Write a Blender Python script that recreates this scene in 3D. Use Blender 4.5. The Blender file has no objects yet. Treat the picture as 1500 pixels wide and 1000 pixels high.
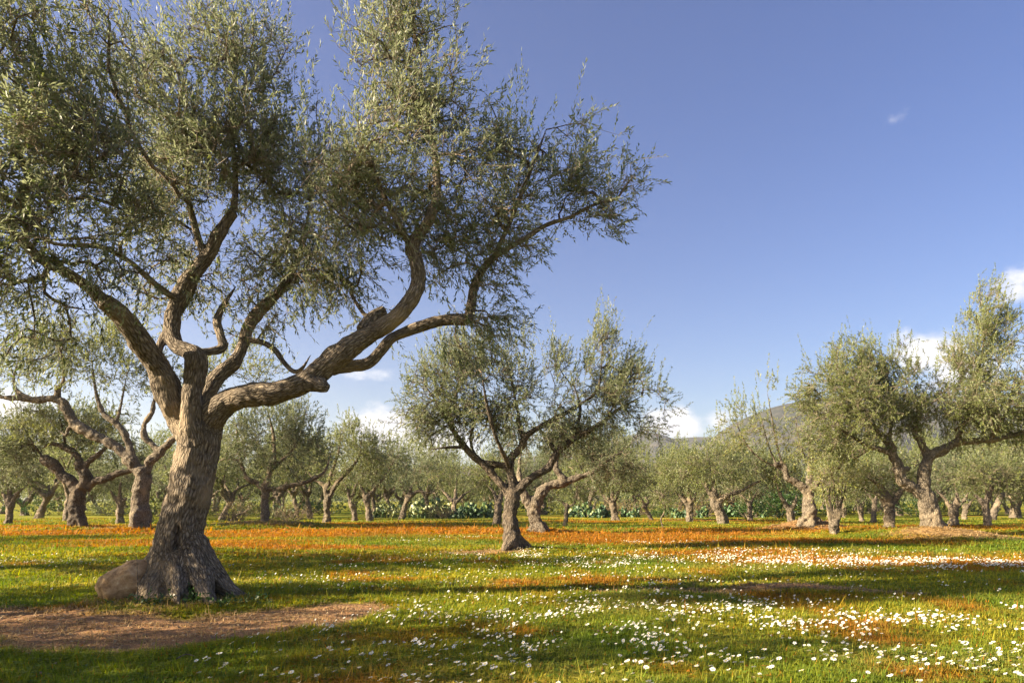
import bpy, math, random
import numpy as np
from mathutils import Vector, kdtree

R_ = math.radians
scene = bpy.context.scene
col = scene.collection
CAMZ, HZ = 1.4, 732.0            # eye height; photograph row of the horizon
SUN_EL, SUN_DIR = R_(24), np.array([1.0, 0.28])   # height of the sun; way its light travels over the ground

# ------------------------------------------------------------------ noise
_rs = np.random.RandomState(7)
_perm = np.concatenate([_rs.permutation(256)] * 3)
_grad = _rs.normal(size=(256, 3)); _grad /= np.linalg.norm(_grad, axis=1)[:, None]

def perlin(P):
    P = np.asarray(P, float)
    I = np.floor(P).astype(int); F = P - I; I &= 255
    U = F * F * F * (F * (F * 6 - 15) + 10)
    out = 0
    for dx in (0, 1):
        wx = U[:, 0] if dx else 1 - U[:, 0]
        for dy in (0, 1):
            wy = U[:, 1] if dy else 1 - U[:, 1]
            for dz in (0, 1):
                wz = U[:, 2] if dz else 1 - U[:, 2]
                h = _perm[_perm[_perm[(I[:, 0] + dx) & 255] + ((I[:, 1] + dy) & 255)] + ((I[:, 2] + dz) & 255)]
                g = _grad[h]
                out = out + wx * wy * wz * (g[:, 0] * (F[:, 0] - dx) + g[:, 1] * (F[:, 1] - dy) + g[:, 2] * (F[:, 2] - dz))
    return out * 1.5

def fbm(P, o=3):
    a, s, t = 1.0, 0, 0
    P = np.asarray(P, float)
    for k in range(o):
        s = s + a * perlin(P * 2 ** k + 17.3 * k); t += a; a *= .5
    return s / t

def n2(x, y, f, o=3, z=0.0):
    return fbm(np.stack([x * f, y * f, np.full_like(x, z)], 1), o)

def sstep(a, b, x):
    t = np.clip((x - a) / (b - a), 0, 1); return t * t * (3 - 2 * t)

def unit(v):
    return v / np.maximum(np.linalg.norm(v, axis=-1, keepdims=True), 1e-9)

# ------------------------------------------------------------------ mesh helpers
def new_mesh(name, V, polys, mats=(), mi=None, smooth=False, attrs=()):
    """polys: list of (M,k) index arrays.  attrs: (name, type, domain, data)"""
    me = bpy.data.meshes.new(name)
    V = np.asarray(V, np.float32)
    me.vertices.add(len(V)); me.vertices.foreach_set('co', V.ravel())
    polys = [np.asarray(p, np.int32) for p in polys if len(p)]
    nl = sum(p.size for p in polys); npl = sum(len(p) for p in polys)
    me.loops.add(nl); me.polygons.add(npl)
    me.loops.foreach_set('vertex_index', np.concatenate([p.ravel() for p in polys]))
    tot = np.concatenate([np.full(len(p), p.shape[1], np.int32) for p in polys])
    st = np.concatenate([[0], np.cumsum(tot)[:-1]]).astype(np.int32)
    me.polygons.foreach_set('loop_start', st)
    for m in mats: me.materials.append(m)
    if mi is not None: me.polygons.foreach_set('material_index', np.asarray(mi, np.int32))
    me.polygons.foreach_set('use_smooth', np.full(npl, bool(smooth)))
    me.update(calc_edges=True)
    for an, ty, dom, data in attrs:
        a = me.attributes.new(an, ty, dom)
        a.data.foreach_set({'FLOAT': 'value', 'FLOAT_VECTOR': 'vector', 'FLOAT_COLOR': 'color'}[ty], np.asarray(data, np.float32).ravel())
    return me

def link(name, me, parent=None, loc=(0, 0, 0)):
    o = bpy.data.objects.new(name, me); col.objects.link(o); o.location = loc
    if parent is not None: o.parent = parent
    return o

def tag(o, label=None, cat=None, group=None, kind=None):
    if label: o['label'] = label
    if cat: o['category'] = cat
    if group: o['group'] = group
    if kind: o['kind'] = kind
    return o

def copy_tree(o, parent=None):
    c = o.copy(); col.objects.link(c)
    if parent is not None: c.parent = parent
    for ch in list(o.children): copy_tree(ch, c)
    return c

def catmull(P, R, step):
    P = np.asarray(P, float); R = np.asarray(R, float)
    if len(P) < 3:
        Q = np.vstack([2 * P[0] - P[1], P, 2 * P[-1] - P[-2]])
    else:
        Q = np.vstack([2 * P[0] - P[1], P, 2 * P[-1] - P[-2]])
    oP, oR = [], []
    for i in range(len(P) - 1):
        p0, p1, p2, p3 = Q[i], Q[i + 1], Q[i + 2], Q[i + 3]
        n = max(2, int(np.linalg.norm(p2 - p1) / step))
        for k in range(n):
            t = k / n
            oP.append(.5 * ((2 * p1) + (p2 - p0) * t + (2 * p0 - 5 * p1 + 4 * p2 - p3) * t * t + (3 * p1 - p0 - 3 * p2 + p3) * t ** 3))
            oR.append(R[i] + (R[i + 1] - R[i]) * t)
    oP.append(P[-1]); oR.append(R[-1])
    return np.array(oP), np.array(oR)

def frames(P):
    T = unit(np.gradient(P, axis=0))
    e = np.zeros_like(P)
    r = np.array([0, -1, 0.]) if abs(T[0][1]) < .9 else np.array([1., 0, 0])
    for i in range(len(P)):
        r = r - T[i] * r.dot(T[i]); r /= max(np.linalg.norm(r), 1e-9); e[i] = r
    return T, e, np.cross(T, e)

def tube(P, R, sides, lobe=None):
    """closed tube; lobe(angle array, index) multiplies the radius"""
    n = len(P); T, e1, e2 = frames(P)
    a = np.linspace(0, 2 * np.pi, sides, endpoint=False)
    rad = np.asarray(R)[:, None] * np.ones(sides)[None]
    if lobe is not None: rad = rad * lobe(a[None, :], np.arange(n)[:, None])
    V = P[:, None, :] + rad[..., None] * (np.cos(a)[None, :, None] * e1[:, None] + np.sin(a)[None, :, None] * e2[:, None])
    V = V.reshape(-1, 3)
    i = np.arange(n - 1)[:, None] * sides; j = np.arange(sides)[None]; k = (j + 1) % sides
    F = np.stack([i + j, i + k, i + sides + k, i + sides + j], -1).reshape(-1, 4)
    V = np.vstack([V, P[0] - T[0] * R[0] * .3, P[-1] + T[-1] * R[-1] * .6])
    j = j[0]; k = k[0]; b = (n - 1) * sides
    caps = np.vstack([np.stack([k, j, np.full(sides, n * sides)], 1), np.stack([b + j, b + k, np.full(sides, n * sides + 1)], 1)])
    return V, F, caps

class MB:
    def __init__(s): s.V = []; s.Q = []; s.T = []; s.n = 0
    def add(s, V, Q=(), T=()):
        if len(Q): s.Q.append(np.asarray(Q) + s.n)
        if len(T): s.T.append(np.asarray(T) + s.n)
        s.V.append(V); s.n += len(V)
    def tube(s, P, R, sides, lobe=None): s.add(*tube(P, R, sides, lobe))
    def polys(s):
        return [np.vstack(x) for x in (s.Q, s.T) if len(x)]
    def mesh(s, name, mats=(), smooth=False, **k): return new_mesh(name, np.vstack(s.V), s.polys(), mats, smooth=smooth, **k)

# ------------------------------------------------------------------ materials
def mat(name):
    m = bpy.data.materials.new(name); m.use_nodes = True
    nt = m.node_tree; nt.nodes.clear()
    out = nt.nodes.new('ShaderNodeOutputMaterial')
    def N(t, **kw):
        n = nt.nodes.new('ShaderNode' + t)
        ins = kw.pop('ins', {})
        for k, v in kw.items(): setattr(n, k, v)
        for k, v in ins.items():
            if hasattr(v, 'is_output'): nt.links.new(v, n.inputs[k])
            else: n.inputs[k].default_value = v
        return n
    return m, nt, out, N

def ramp(N, fac, stops):
    r = N('ValToRGB', ins={0: fac})
    e = r.color_ramp.elements
    while len(e) < len(stops): e.new(.5)
    for el, (p, c) in zip(e, stops): el.position = p; el.color = (*c, 1)
    return r.outputs[0]

def leaf_material(name, stops, under, trans=.35, rough=.45, spec=.4):
    m, nt, out, N = mat(name)
    a = N('Attribute', attribute_name='tone')
    top = ramp(N, a.outputs['Fac'], stops)
    geo = N('NewGeometry')
    mix = N('Mix', data_type='RGBA', ins={'Factor': geo.outputs['Backfacing'], 'A': top, 'B': (*under, 1)})
    c = mix.outputs['Result']
    p = N('BsdfPrincipled', ins={'Base Color': c, 'Roughness': rough, 'Specular IOR Level': spec})
    hs = N('HueSaturation', ins={'Hue': .488, 'Saturation': 1.25, 'Value': 1.3, 'Color': c})
    t = N('BsdfTranslucent', ins={'Color': hs.outputs[0]})
    ms = N('MixShader', ins={0: trans, 1: p.outputs[0], 2: t.outputs[0]})
    nt.links.new(ms.outputs[0], out.inputs[0])
    return m

def bark_material(name, dark, mid, light, freq=1.0):
    freq *= 1.5
    m, nt, out, N = mat(name)
    a = N('Attribute', attribute_name='bark')
    v = a.outputs['Vector']
    n1 = N('TexNoise', ins={'Vector': v, 'Scale': 5.0 * freq, 'Detail': 7.0, 'Roughness': .65})
    n2_ = N('TexNoise', ins={'Vector': v, 'Scale': 26.0 * freq, 'Detail': 6.0, 'Roughness': .7})
    vo = N('TexVoronoi', feature='DISTANCE_TO_EDGE', ins={'Vector': v, 'Scale': 20.0 * freq})
    g = N('NewGeometry')
    big = N('TexNoise', ins={'Vector': g.outputs['Position'], 'Scale': 1.7, 'Detail': 3.0})
    c = ramp(N, n2_.outputs['Fac'], [(.3, dark), (.52, mid), (.72, light)])
    cr = N('MapRange', ins={'Value': vo.outputs['Distance'], 'From Min': 0.0, 'From Max': .22})
    mu = N('Mix', data_type='RGBA', blend_type='MULTIPLY', ins={'Factor': .75, 'A': c, 'B': ramp(N, cr.outputs[0], [(0, (.3, .27, .24)), (1, (1, 1, 1))])})
    lich = N('MapRange', ins={'Value': big.outputs['Fac'], 'From Min': .5, 'From Max': .72})
    c2 = N('Mix', data_type='RGBA', ins={'Factor': lich.outputs[0], 'A': mu.outputs['Result'], 'B': (mid[0] * 1.35, mid[1] * 1.28, mid[2] * 1.15, 1)})
    ad = N('Math', operation='MULTIPLY_ADD', ins={0: cr.outputs[0], 1: .5, 2: n1.outputs['Fac']})
    ad2 = N('Math', operation='MULTIPLY_ADD', ins={0: n2_.outputs['Fac'], 1: .7, 2: ad.outputs[0]})
    b = N('Bump', ins={'Strength': 1.0, 'Distance': .05 / freq, 'Height': ad2.outputs[0]})
    p = N('BsdfPrincipled', ins={'Base Color': c2.outputs['Result'], 'Roughness': .9, 'Specular IOR Level': .15, 'Normal': b.outputs[0]})
    nt.links.new(p.outputs[0], out.inputs[0])
    return m

LEAF = leaf_material('olive_leaf', [(0, (.045, .062, .020)), (.45, (.098, .132, .045)), (.8, (.175, .20, .075)), (1, (.30, .29, .11))], (.24, .265, .165), .42)
LEAF_P = leaf_material('pale_olive_leaf', [(0, (.065, .090, .024)), (.45, (.145, .175, .046)), (.8, (.225, .245, .062)), (1, (.34, .32, .09))], (.25, .275, .14), .44)
LEAF_G = leaf_material('green_leaf', [(0, (.018, .05, .014)), (.5, (.040, .080, .026)), (1, (.11, .16, .045))], (.06, .11, .03), .25, .35)
LEAF_B = leaf_material('dry_leaf', [(0, (.12, .085, .045)), (.5, (.22, .155, .08)), (1, (.34, .26, .14))], (.25, .19, .11), .2)
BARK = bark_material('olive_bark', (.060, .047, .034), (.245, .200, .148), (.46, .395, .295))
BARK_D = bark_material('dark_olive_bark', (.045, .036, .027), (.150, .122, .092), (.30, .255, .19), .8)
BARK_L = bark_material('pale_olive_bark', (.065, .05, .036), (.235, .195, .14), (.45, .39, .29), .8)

# ------------------------------------------------------------------ ground
MOUNDS = [(-4.55, 9.5, .13, 1.9), (14.9, 24.6, .38, 2.1), (16.6, 24.3, .18, 1.6), (14.0, 32.2, .5, 2.0), (13.9, 27.6, .22, 1.5), (-16.4, 30, .14, 2.2), (-20.4, 32, .15, 2.2),
          (-12.8, 35.4, .3, 3.2), (0.3, 19.2, .10, 1.3), (1.0, 28.2, .18, 1.8), (4.6, 10.6, .10, .7), (3.9, 10.7, .08, .6), (5.4, 10.2, .06, .5)]

def height(x, y):
    x = np.asarray(x, float); y = np.asarray(y, float)
    h = .10 * n2(x, y, .06, 2, 3.3) + .045 * n2(x, y, .35, 2, 9.1)
    near = np.exp(-(y / 50) ** 2)
    h = h + .022 * n2(x, y, 1.7, 3, 1.2) * near
    for mx, my, a, r in MOUNDS: h = h + a * np.exp(-((x - mx) ** 2 + (y - my) ** 2) / (2 * (r * .55) ** 2))
    h = h * (.25 + .75 * sstep(3, 9, np.hypot(x, y)))
    return h - .00003 * np.maximum(np.hypot(x, y) - 120, 0)

PATH = np.array([(-11, 8.6), (-8, 8.0), (-5.6, 7.55), (-3.6, 7.15), (-2.7, 7.95), (-1.95, 8.75)])
PW = np.array([1.1, 1.0, .85, .72, .75, .40])

def dist_path(x, y):
    best = np.full(len(x), 1e9)
    for i in range(len(PATH) - 1):
        a, b = PATH[i], PATH[i + 1]; d = b - a
        t = np.clip(((x - a[0]) * d[0] + (y - a[1]) * d[1]) / d.dot(d), 0, 1)
        w = PW[i] + (PW[i + 1] - PW[i]) * t
        best = np.minimum(best, np.hypot(x - a[0] - t * d[0], y - a[1] - t * d[1]) / w)
    return best

def kinds(x, y):
    """share of bare soil, dry straw and red sorrel at a place"""
    wob = n2(x, y, 1.1, 3, 5.5)
    soil = 1 - sstep(.75, 1.25, dist_path(x, y) + .8 * wob)
    for mx, my, rx, ry, s in [(4.3, 10.65, .95, .36, 1), (5.7, 10.25, .6, .2, .7), (3.2, 10.5, .5, .22, .7), (-.75, 18.4, 1.1, .6, .8), (15.6, 24.0, 2.3, 1.1, .8), (14, 31.6, 2.1, 1.4, .75),
                              (2.2, 10.75, 1.0, .16, .6), (-4.6, 9.2, .9, .9, .4), (1.2, 10.6, .6, .12, .5), (-12.6, 35.0, 3, 1.5, .5), (-17.5, 31.6, 1.8, 1.1, .6), (12.6, 47, 4, 1.5, .6)]:
        soil = np.maximum(soil, s * (1 - sstep(.6, 1.35, np.hypot((x - mx) / rx, (y - my) / ry) + .6 * wob)))
    rn = n2(x * .55, y, .16, 3, 2.2)
    band = np.exp(-((y - 31) / 15) ** 2)
    left = .55 * np.exp(-((x + 7.5) / 2.5) ** 2 - ((y - 12) / 1.6) ** 2) + np.exp(-((x + 6) / 6) ** 2 - ((y - 23) / 5) ** 2) + .8 * np.exp(-((x - 6) / 5) ** 2 - ((y - 26) / 7) ** 2)
    streak = n2(x * .22, y, .5, 3, 12.2)
    rust = .92 * sstep(.14, .84, rn * 1.1 + .60 * band + .5 * left + .8 * streak - .06)
    near = sstep(-.02, .40, n2(x, y, .55, 3, 8.8)) * (1 - sstep(13, 24, y)) * .8
    rust = np.clip(np.maximum(rust, near), 0, 1) * (1 - sstep(52, 70, y) * .6)
    dry = np.maximum(sstep(.0, .5, n2(x, y, .5, 3, 4.4)) * .75, .55 * sstep(15, 34, y) * (.6 + .8 * n2(x, y, .2, 2, 14.4)))
    return soil, dry, rust

C_GREEN, C_YEL, C_RUST, C_SOIL, C_DRY = map(np.array, [(.130, .195, .014), (.37, .335, .025), (.41, .125, .012), (.36, .205, .105), (.42, .30, .10)])

def ground_colour(x, y):
    s, d, r = kinds(x, y)
    g = sstep(-.35, .45, n2(x, y, .3, 3, 6.1) + .25 * np.exp(-((y - 12.5) / 3.5) ** 2))[:, None]
    c = C_GREEN * (1 - g) + C_YEL * g
    c = c * (1 - .5 * d[:, None]) + C_DRY * .5 * d[:, None]
    c = c * (1 - .8 * r[:, None]) + C_RUST * .8 * r[:, None]
    c = c * (1 - s[:, None]) + C_SOIL * s[:, None]
    return c, s, d, r

def build_ground():
    def axis(a, b, st, far, gr):
        c = list(np.arange(a, b, st)); s = st
        while c[-1] < far: s *= gr; c.append(c[-1] + s)
        s = st; lo = [c[0]]
        while lo[-1] > -far: s *= gr; lo.append(lo[-1] - s)
        return np.array(lo[:0:-1] + c)
    xs = axis(-17, 17, .11, 2700, 1.13); ys = axis(3.5, 30, .09, 2700, 1.13)
    X, Y = np.meshgrid(xs, ys); x, y = X.ravel(), Y.ravel()
    V = np.stack([x, y, height(x, y)], 1)
    nx, ny = len(xs), len(ys)
    i = (np.arange(ny - 1)[:, None] * nx + np.arange(nx - 1)[None]).ravel()
    F = np.stack([i, i + 1, i + nx + 1, i + nx], 1)
    c, s, d, r = ground_colour(x, y)
    m, nt, out, N = mat('meadow_ground')
    a = N('Attribute', attribute_name='gcol'); sa = N('Attribute', attribute_name='soil')
    g = N('NewGeometry'); pos = g.outputs['Position']
    fine = N('TexNoise', ins={'Vector': pos, 'Scale': 22.0, 'Detail': 6.0, 'Roughness': .75})
    med = N('TexNoise', ins={'Vector': pos, 'Scale': 3.1, 'Detail': 5.0, 'Roughness': .7})
    f1 = ramp(N, fine.outputs['Fac'], [(.28, (.30, .30, .30)), (.5, (.85, .85, .85)), (.75, (1.5, 1.45, 1.3))])
    f2 = ramp(N, med.outputs['Fac'], [(.3, (.68, .72, .7)), (.55, (1, 1, 1)), (.75, (1.3, 1.2, 1.0))])
    m1 = N('Mix', data_type='RGBA', blend_type='MULTIPLY', ins={'Factor': 1.0, 'A': a.outputs['Color'], 'B': f1})
    m2 = N('Mix', data_type='RGBA', blend_type='MULTIPLY', ins={'Factor': 1.0, 'A': m1.outputs['Result'], 'B': f2})
    b = N('Bump', ins={'Strength': .8, 'Distance': .03, 'Height': fine.outputs['Fac']})
    p = N('BsdfPrincipled', ins={'Base Color': m2.outputs['Result'], 'Roughness': 1.0, 'Specular IOR Level': .05, 'Normal': b.outputs[0]})
    nt.links.new(p.outputs[0], out.inputs[0])
    me = new_mesh('ground', V, [F], [m], smooth=True, attrs=[('gcol', 'FLOAT_COLOR', 'POINT', np.hstack([c, np.ones((len(c), 1))])), ('soil', 'FLOAT', 'POINT', s)])
    tag(link('ground', me), kind='structure')

def blade_material():
    m, nt, out, N = mat('grass_blade')
    a = N('Attribute', attribute_name='col')
    p = N('BsdfPrincipled', ins={'Base Color': a.outputs['Color'], 'Roughness': .6, 'Specular IOR Level': .2})
    hs = N('HueSaturation', ins={'Saturation': 1.1, 'Value': 1.35, 'Color': a.outputs['Color']})
    t = N('BsdfTranslucent', ins={'Color': hs.outputs[0]})
    ms = N('MixShader', ins={0: .4, 1: p.outputs[0], 2: t.outputs[0]})
    nt.links.new(ms.outputs[0], out.inputs[0])
    return m

def build_grass(rs):
    mt = blade_material()
    Vs, Cs = [], []
    # (y range, blades per m2, height, width)
    for y0, y1, dens, bh, bw in [(4.3, 7, 6200, .050, .0050), (7, 10.5, 3600, .055, .0065), (10.5, 16, 1500, .06, .010), (16, 27, 480, .07, .017), (27, 50, 130, .09, .032)]:
        A = .78 * (y1 ** 2 - y0 ** 2) + 2.0 * (y1 - y0)
        n = int(A * dens)
        y = np.sqrt(rs.uniform(y0 ** 2, y1 ** 2, n)); x = rs.uniform(-1, 1, n) * (.78 * y + 1.0)
        c, s, d, r = ground_colour(x, y)
        clump = n2(x, y, 3.0, 2, 7.7)
        keep = rs.uniform(size=n) > s * .80 + np.maximum(0, -clump) * .9
        x, y, c, s, d, r, clump = [q[keep] for q in (x, y, c, s, d, r, clump)]; n = len(x)
        z = height(x, y) - .004
        hgt = bh * np.where(rs.uniform(size=n) < .02, 2.4, 1) * rs.uniform(.45, 1.35, n) * (1 + .8 * clump) * (1 - .45 * s) * (1 + .2 * r)
        az = rs.uniform(0, 2 * np.pi, n); lean = rs.uniform(.1, 1.0, n)
        broad = rs.uniform(size=n) < .38                       # clover and other low broad leaves
        w = bw * rs.uniform(.6, 1.4, n) * np.where(broad, 2.6, 1.0)
        hgt = hgt * np.where(broad, .55, 1.0); ln = np.where(broad, hgt * .55, hgt * lean)
        dx, dy = np.cos(az), np.sin(az)
        base = np.stack([x, y, z], 1)
        lift = np.where(broad, hgt * rs.uniform(.4, 1, n), 0)
        base[:, 2] += lift
        side = np.stack([-dy * w, dx * w, np.zeros(n)], 1)
        tip = base + np.stack([dx * (ln + np.where(broad, w * 2.2, 0)), dy * (ln + np.where(broad, w * 2.2, 0)), np.where(broad, rs.uniform(-.3, .7, n) * w, hgt)], 1)
        Vs.append(np.stack([base - side, base + side, tip], 1).reshape(-1, 3))
        k = rs.uniform(.65, 1.4, (n, 1)); yel = rs.uniform(size=(n, 1)) * .4
        cc = c * k * (1 - yel * .5) + np.array([.30, .28, .05]) * yel * .5 * (.3 + d[:, None])
        rr = (rs.uniform(size=n) < .10 * (.2 + r))[:, None]
        cc = np.where(rr, np.array([.46, .17, .02]) * k, cc)
        gg = (rs.uniform(size=n) < .28 * (1 - .9 * r))[:, None]
        cc = np.where(gg, np.array([.12, .185, .018]) * k, cc)
        ss = (rs.uniform(size=n) < s * 1.3)[:, None]
        cc = np.where(ss, np.array([.36, .25, .12]) * k, cc)
        Cs.append(cc)
    V = np.vstack(Vs); C = np.vstack(Cs)
    F = np.arange(len(V)).reshape(-1, 3)
    me = new_mesh('grass', V, [F], [mt], attrs=[('col', 'FLOAT_COLOR', 'FACE', np.hstack([C, np.ones((len(C), 1))]))])
    tag(link('grass', me), 'short meadow grass, clover and red sorrel between the trees', kind='stuff')

# ------------------------------------------------------------------ foliage
def make_leaves(rs, pos, dirs, length, n_leaf, leaf_l, leaf_w, tone0, spread=.9):
    """pos, dirs: (S,3) sprigs.  Returns leaf quads and a tone per leaf."""
    S = len(pos)
    up = np.array([0, 0, 1.0])
    e1 = unit(np.cross(dirs, up + rs.normal(scale=.3, size=(S, 3)))); e2 = np.cross(dirs, e1)
    t = np.tile(np.linspace(.08, 1.0, n_leaf), (S, 1)) + rs.uniform(-.04, .04, (S, n_leaf))
    k = np.arange(n_leaf)
    phi = (k // 2) * (np.pi / 2) + (k % 2) * np.pi + rs.normal(scale=.45, size=(S, n_leaf)) + rs.uniform(0, 6.28, (S, 1))
    al = rs.uniform(.45, 1.1, (S, n_leaf)) * spread * (1.1 - .55 * t)
    curve = -.10 * (t ** 2)[..., None] * up * length[:, None, None]
    P = pos[:, None] + dirs[:, None] * (t * length[:, None])[..., None] + curve
    s = np.cos(phi)[..., None] * e1[:, None] + np.sin(phi)[..., None] * e2[:, None]
    l = unit(dirs[:, None] * np.cos(al)[..., None] + s * np.sin(al)[..., None] - up * .12)
    P = P.reshape(-1, 3); l = l.reshape(-1, 3); M = len(P)
    w = unit(np.cross(l, up + rs.normal(scale=.75, size=(M, 3))))
    L = leaf_l * rs.uniform(.6, 1.2, (M, 1)); W = leaf_w * rs.uniform(.7, 1.25, (M, 1)) * .5
    nrm = np.cross(w, l)
    droop = -nrm * L * rs.uniform(0, .18, (M, 1))
    V = np.stack([P, P + l * L * .48 + w * W, P + l * L + droop, P + l * L * .48 - w * W], 1).reshape(-1, 3)
    F = np.arange(M * 4).reshape(-1, 4)
    tone = np.clip(np.repeat(tone0, n_leaf) + rs.normal(scale=.16, size=M), 0, 1)
    return V, F, tone

# ------------------------------------------------------------------ trees
def P3(x, y, D): return np.array([(x - 750) / 1000 * D, D, CAMZ + (HZ - y) / 1000 * D])

def blob_px(b, D):
    """(cx, cy, rx, ry[, depth offset, depth radius m, density])"""
    cx, cy, rx, ry = b[:4]; dd = b[4] if len(b) > 4 else 0; dr = b[5] if len(b) > 5 else (rx * .9) * D / 1000
    den = b[6] if len(b) > 6 else 1
    d = D + dd
    return (P3(cx, cy, d), np.array([rx * d / 1000, max(dr, .3), ry * d / 1000]), den)

def limbs_px(lines, D, thick=.95, trunk=None):
    out = []
    for part, pts in lines:
        P, R = [], []
        for p in pts:
            d = D + (p[3] if len(p) > 3 else 0)
            P.append(P3(p[0], p[1], d)); R.append(p[2] * (trunk if trunk and part == 'trunk' else thick) * d / 1000)
        out.append((part, np.array(P), np.array(R)))
    return out

def voxel_union(mb, voxel, smooth_it):
    me = mb.mesh('tmp')
    o = link('tmp', me)
    r = o.modifiers.new('r', 'REMESH'); r.mode = 'VOXEL'; r.voxel_size = voxel; r.adaptivity = 0
    s = o.modifiers.new('s', 'SMOOTH'); s.factor = .5; s.iterations = smooth_it
    dg = bpy.context.evaluated_depsgraph_get()
    ev = o.evaluated_get(dg); em = ev.to_mesh()
    V = np.empty(len(em.vertices) * 3, np.float32); em.vertices.foreach_get('co', V)
    nl = len(em.loops); L = np.empty(nl, np.int32); em.loops.foreach_get('vertex_index', L)
    F = L.reshape(-1, 4) if nl == 4 * len(em.polygons) else None
    if F is None:
        F = np.array([list(p.vertices) if len(p.vertices) == 4 else list(p.vertices) + [p.vertices[-1]] for p in em.polygons], np.int32)
    V = V.reshape(-1, 3).astype(float)
    ev.to_mesh_clear()
    bpy.data.objects.remove(o); bpy.data.meshes.remove(me)
    return V, F

def vnormals(V, F):
    n = np.cross(V[F[:, 2]] - V[F[:, 0]], V[F[:, 3]] - V[F[:, 1]])
    N = np.zeros_like(V)
    for k in range(4): np.add.at(N, F[:, k], n)
    return unit(N)

def build_tree(base, lines, blobs, seed, label, cat='tree', group=None, voxel=.03, n_clump=300, sprigs=10, n_leaf=10, leaf=(.075, .017), sprig_len=(.16, .36),
               lmat=None, bmat=None, up=.45, shoots=.10, flare=None, tone=(.42, .16), attach_min=.5, gnarl=1.0, hollow=None, gaps=.05, gscale=.9, twig_r=.004, name='olive_tree', clump_s=.12, r0=.007, groove=.012):
    rs = np.random.RandomState(seed); random.seed(seed)
    lmat = lmat or LEAF; bmat = bmat or BARK
    base = np.asarray(base, float)
    root = link(name, None); root.location = base
    tag(root, label, cat, group)
    # ---- limbs: one fused skin
    mb = MB(); SP, SR, ST, SE, SPART, SS, SIDX = [], [], [], [], [], [], []
    parts = []; branch = {}
    for part, P, R in lines:
        if part not in parts: parts.append(part)
        pid = parts.index(part)
        P = P - base; R = np.array(R, float)
        if part != 'trunk' and R[-1] < .78 * R[-2]: R[-1] *= .25        # fine ends run out to a twig; sawn stubs stay blunt
        Q, r = catmull(P, R, max(voxel * 1.6, .04))
        j = fbm(Q * 1.3 + 11 * seed, 2)[:, None] * r[:, None] * .35 * gnarl
        if pid > 0: Q = Q + j * unit(rs.normal(size=3))
        r = r * (1 + .16 * gnarl * perlin(np.stack([np.arange(len(r)) * voxel * 3.1, np.full(len(r), pid * 3.7), np.full(len(r), seed * 1.3)], 1)))
        lobe = None
        if part == 'trunk' and flare:
            k, amp = flare; ph = rs.uniform(0, 6.28, 3); z = Q[:, 2]
            fall = np.clip(1 - z / 1.6, .12, 1) ** 1.5 * amp
            lobe = lambda a, i, f=fall, p=ph: 1 + f[i] * (.55 * np.sin(k * a + p[0]) + .3 * np.sin((2 * k - 1) * a + p[1] + i * .04) + .2 * np.sin(2 * a + p[2]))
        cut = len(r) if r.min() > 1.25 * voxel else int(np.argmax(r < 1.25 * voxel))
        if cut > 2: mb.tube(Q[:cut], r[:cut], 18 if r.max() > .12 else 10, (lambda a, i: lobe(a, i)) if lobe else None)
        else: cut = 2
        if len(r) - cut > 1: branch.setdefault(pid, MB()).tube(Q[cut - 2:], r[cut - 2:] * .97, 7)
        T, e1, e2 = frames(Q)
        SP.append(Q); SR.append(r); ST.append(T); SE.append(e1); SPART.append(np.full(len(Q), pid))
        SS.append(np.concatenate([[0], np.cumsum(np.linalg.norm(np.diff(Q, axis=0), axis=1))]) + 7.7 * len(SS))
    SP, SR, ST, SE, SPART, SS = np.vstack(SP), np.concatenate(SR), np.vstack(ST), np.vstack(SE), np.concatenate(SPART), np.concatenate(SS)
    V, F = voxel_union(mb, voxel, 4)
    # nearest skeleton sample of every vertex (distance measured in limb radii)
    near = np.empty(len(V), int)
    w = 1 / np.maximum(SR, .03)
    for a in range(0, len(V), 20000):
        v = V[a:a + 20000].astype(np.float32)
        d = np.zeros((len(v), len(SP)), np.float32)
        for c in range(3): d += (v[:, c:c + 1] - SP[None, :, c].astype(np.float32)) ** 2
        d = np.sqrt(d) - .6 * SR[None].astype(np.float32)
        near[a:a + 20000] = d.argmin(1)
    off = V - SP[near]; al = (off * ST[near]).sum(1)
    q = np.stack([(off * SE[near]).sum(1), (off * np.cross(ST[near], SE[near])).sum(1), (SS[near] + al) * .28], 1)
    Nn = vnormals(V, F); rr = SR[near]
    k = np.minimum(1, rr / .2)
    disp = gnarl * k * (.055 * fbm(V * 2.6 + seed, 2) + .030 * fbm(V * 6.5 + seed * 2, 2)) + k * groove * (1.2 * fbm(q * 16 + 5, 3) - np.abs(perlin(q * 9 + 3.1)) * 1.5)
    if hollow is not None:
        for (hx, hy, hz, hr, hzr, dep) in hollow:
            hc = np.array([hx, hy, hz]) - base
            dd = np.sqrt(((V[:, 0] - hc[0]) / hr) ** 2 + ((V[:, 2] - hc[2]) / hzr) ** 2)
            disp = disp - dep * (1 - sstep(.35, 1.15, dd + .3 * perlin(V * 9))) * (Nn[:, 1] < .1)
    V = V + Nn * disp[:, None]
    Nn = vnormals(V, F)
    # ---- fine branches: every leaf clump grows a branch from the nearest wood
    ok = SPART > 0
    if not ok.any(): ok[:] = True
    hgt = SP[:, 2]
    ok &= hgt > attach_min * np.median(hgt[ok])
    st = max(1, int(.12 / max(voxel * 1.6, .04)))
    idx = np.where(ok)[0][::st]
    npos = list(SP[idx]); npar = [-1] * len(idx); nlimb = list(SPART[idx]); ndep = [0.0] * len(idx); ntan = list(ST[idx])
    A = []; den = []
    vol = np.array([b[1].prod() ** .8 * b[2] for b in blobs]); vol = np.maximum(1, n_clump * vol / vol.sum()).round().astype(int)
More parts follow.
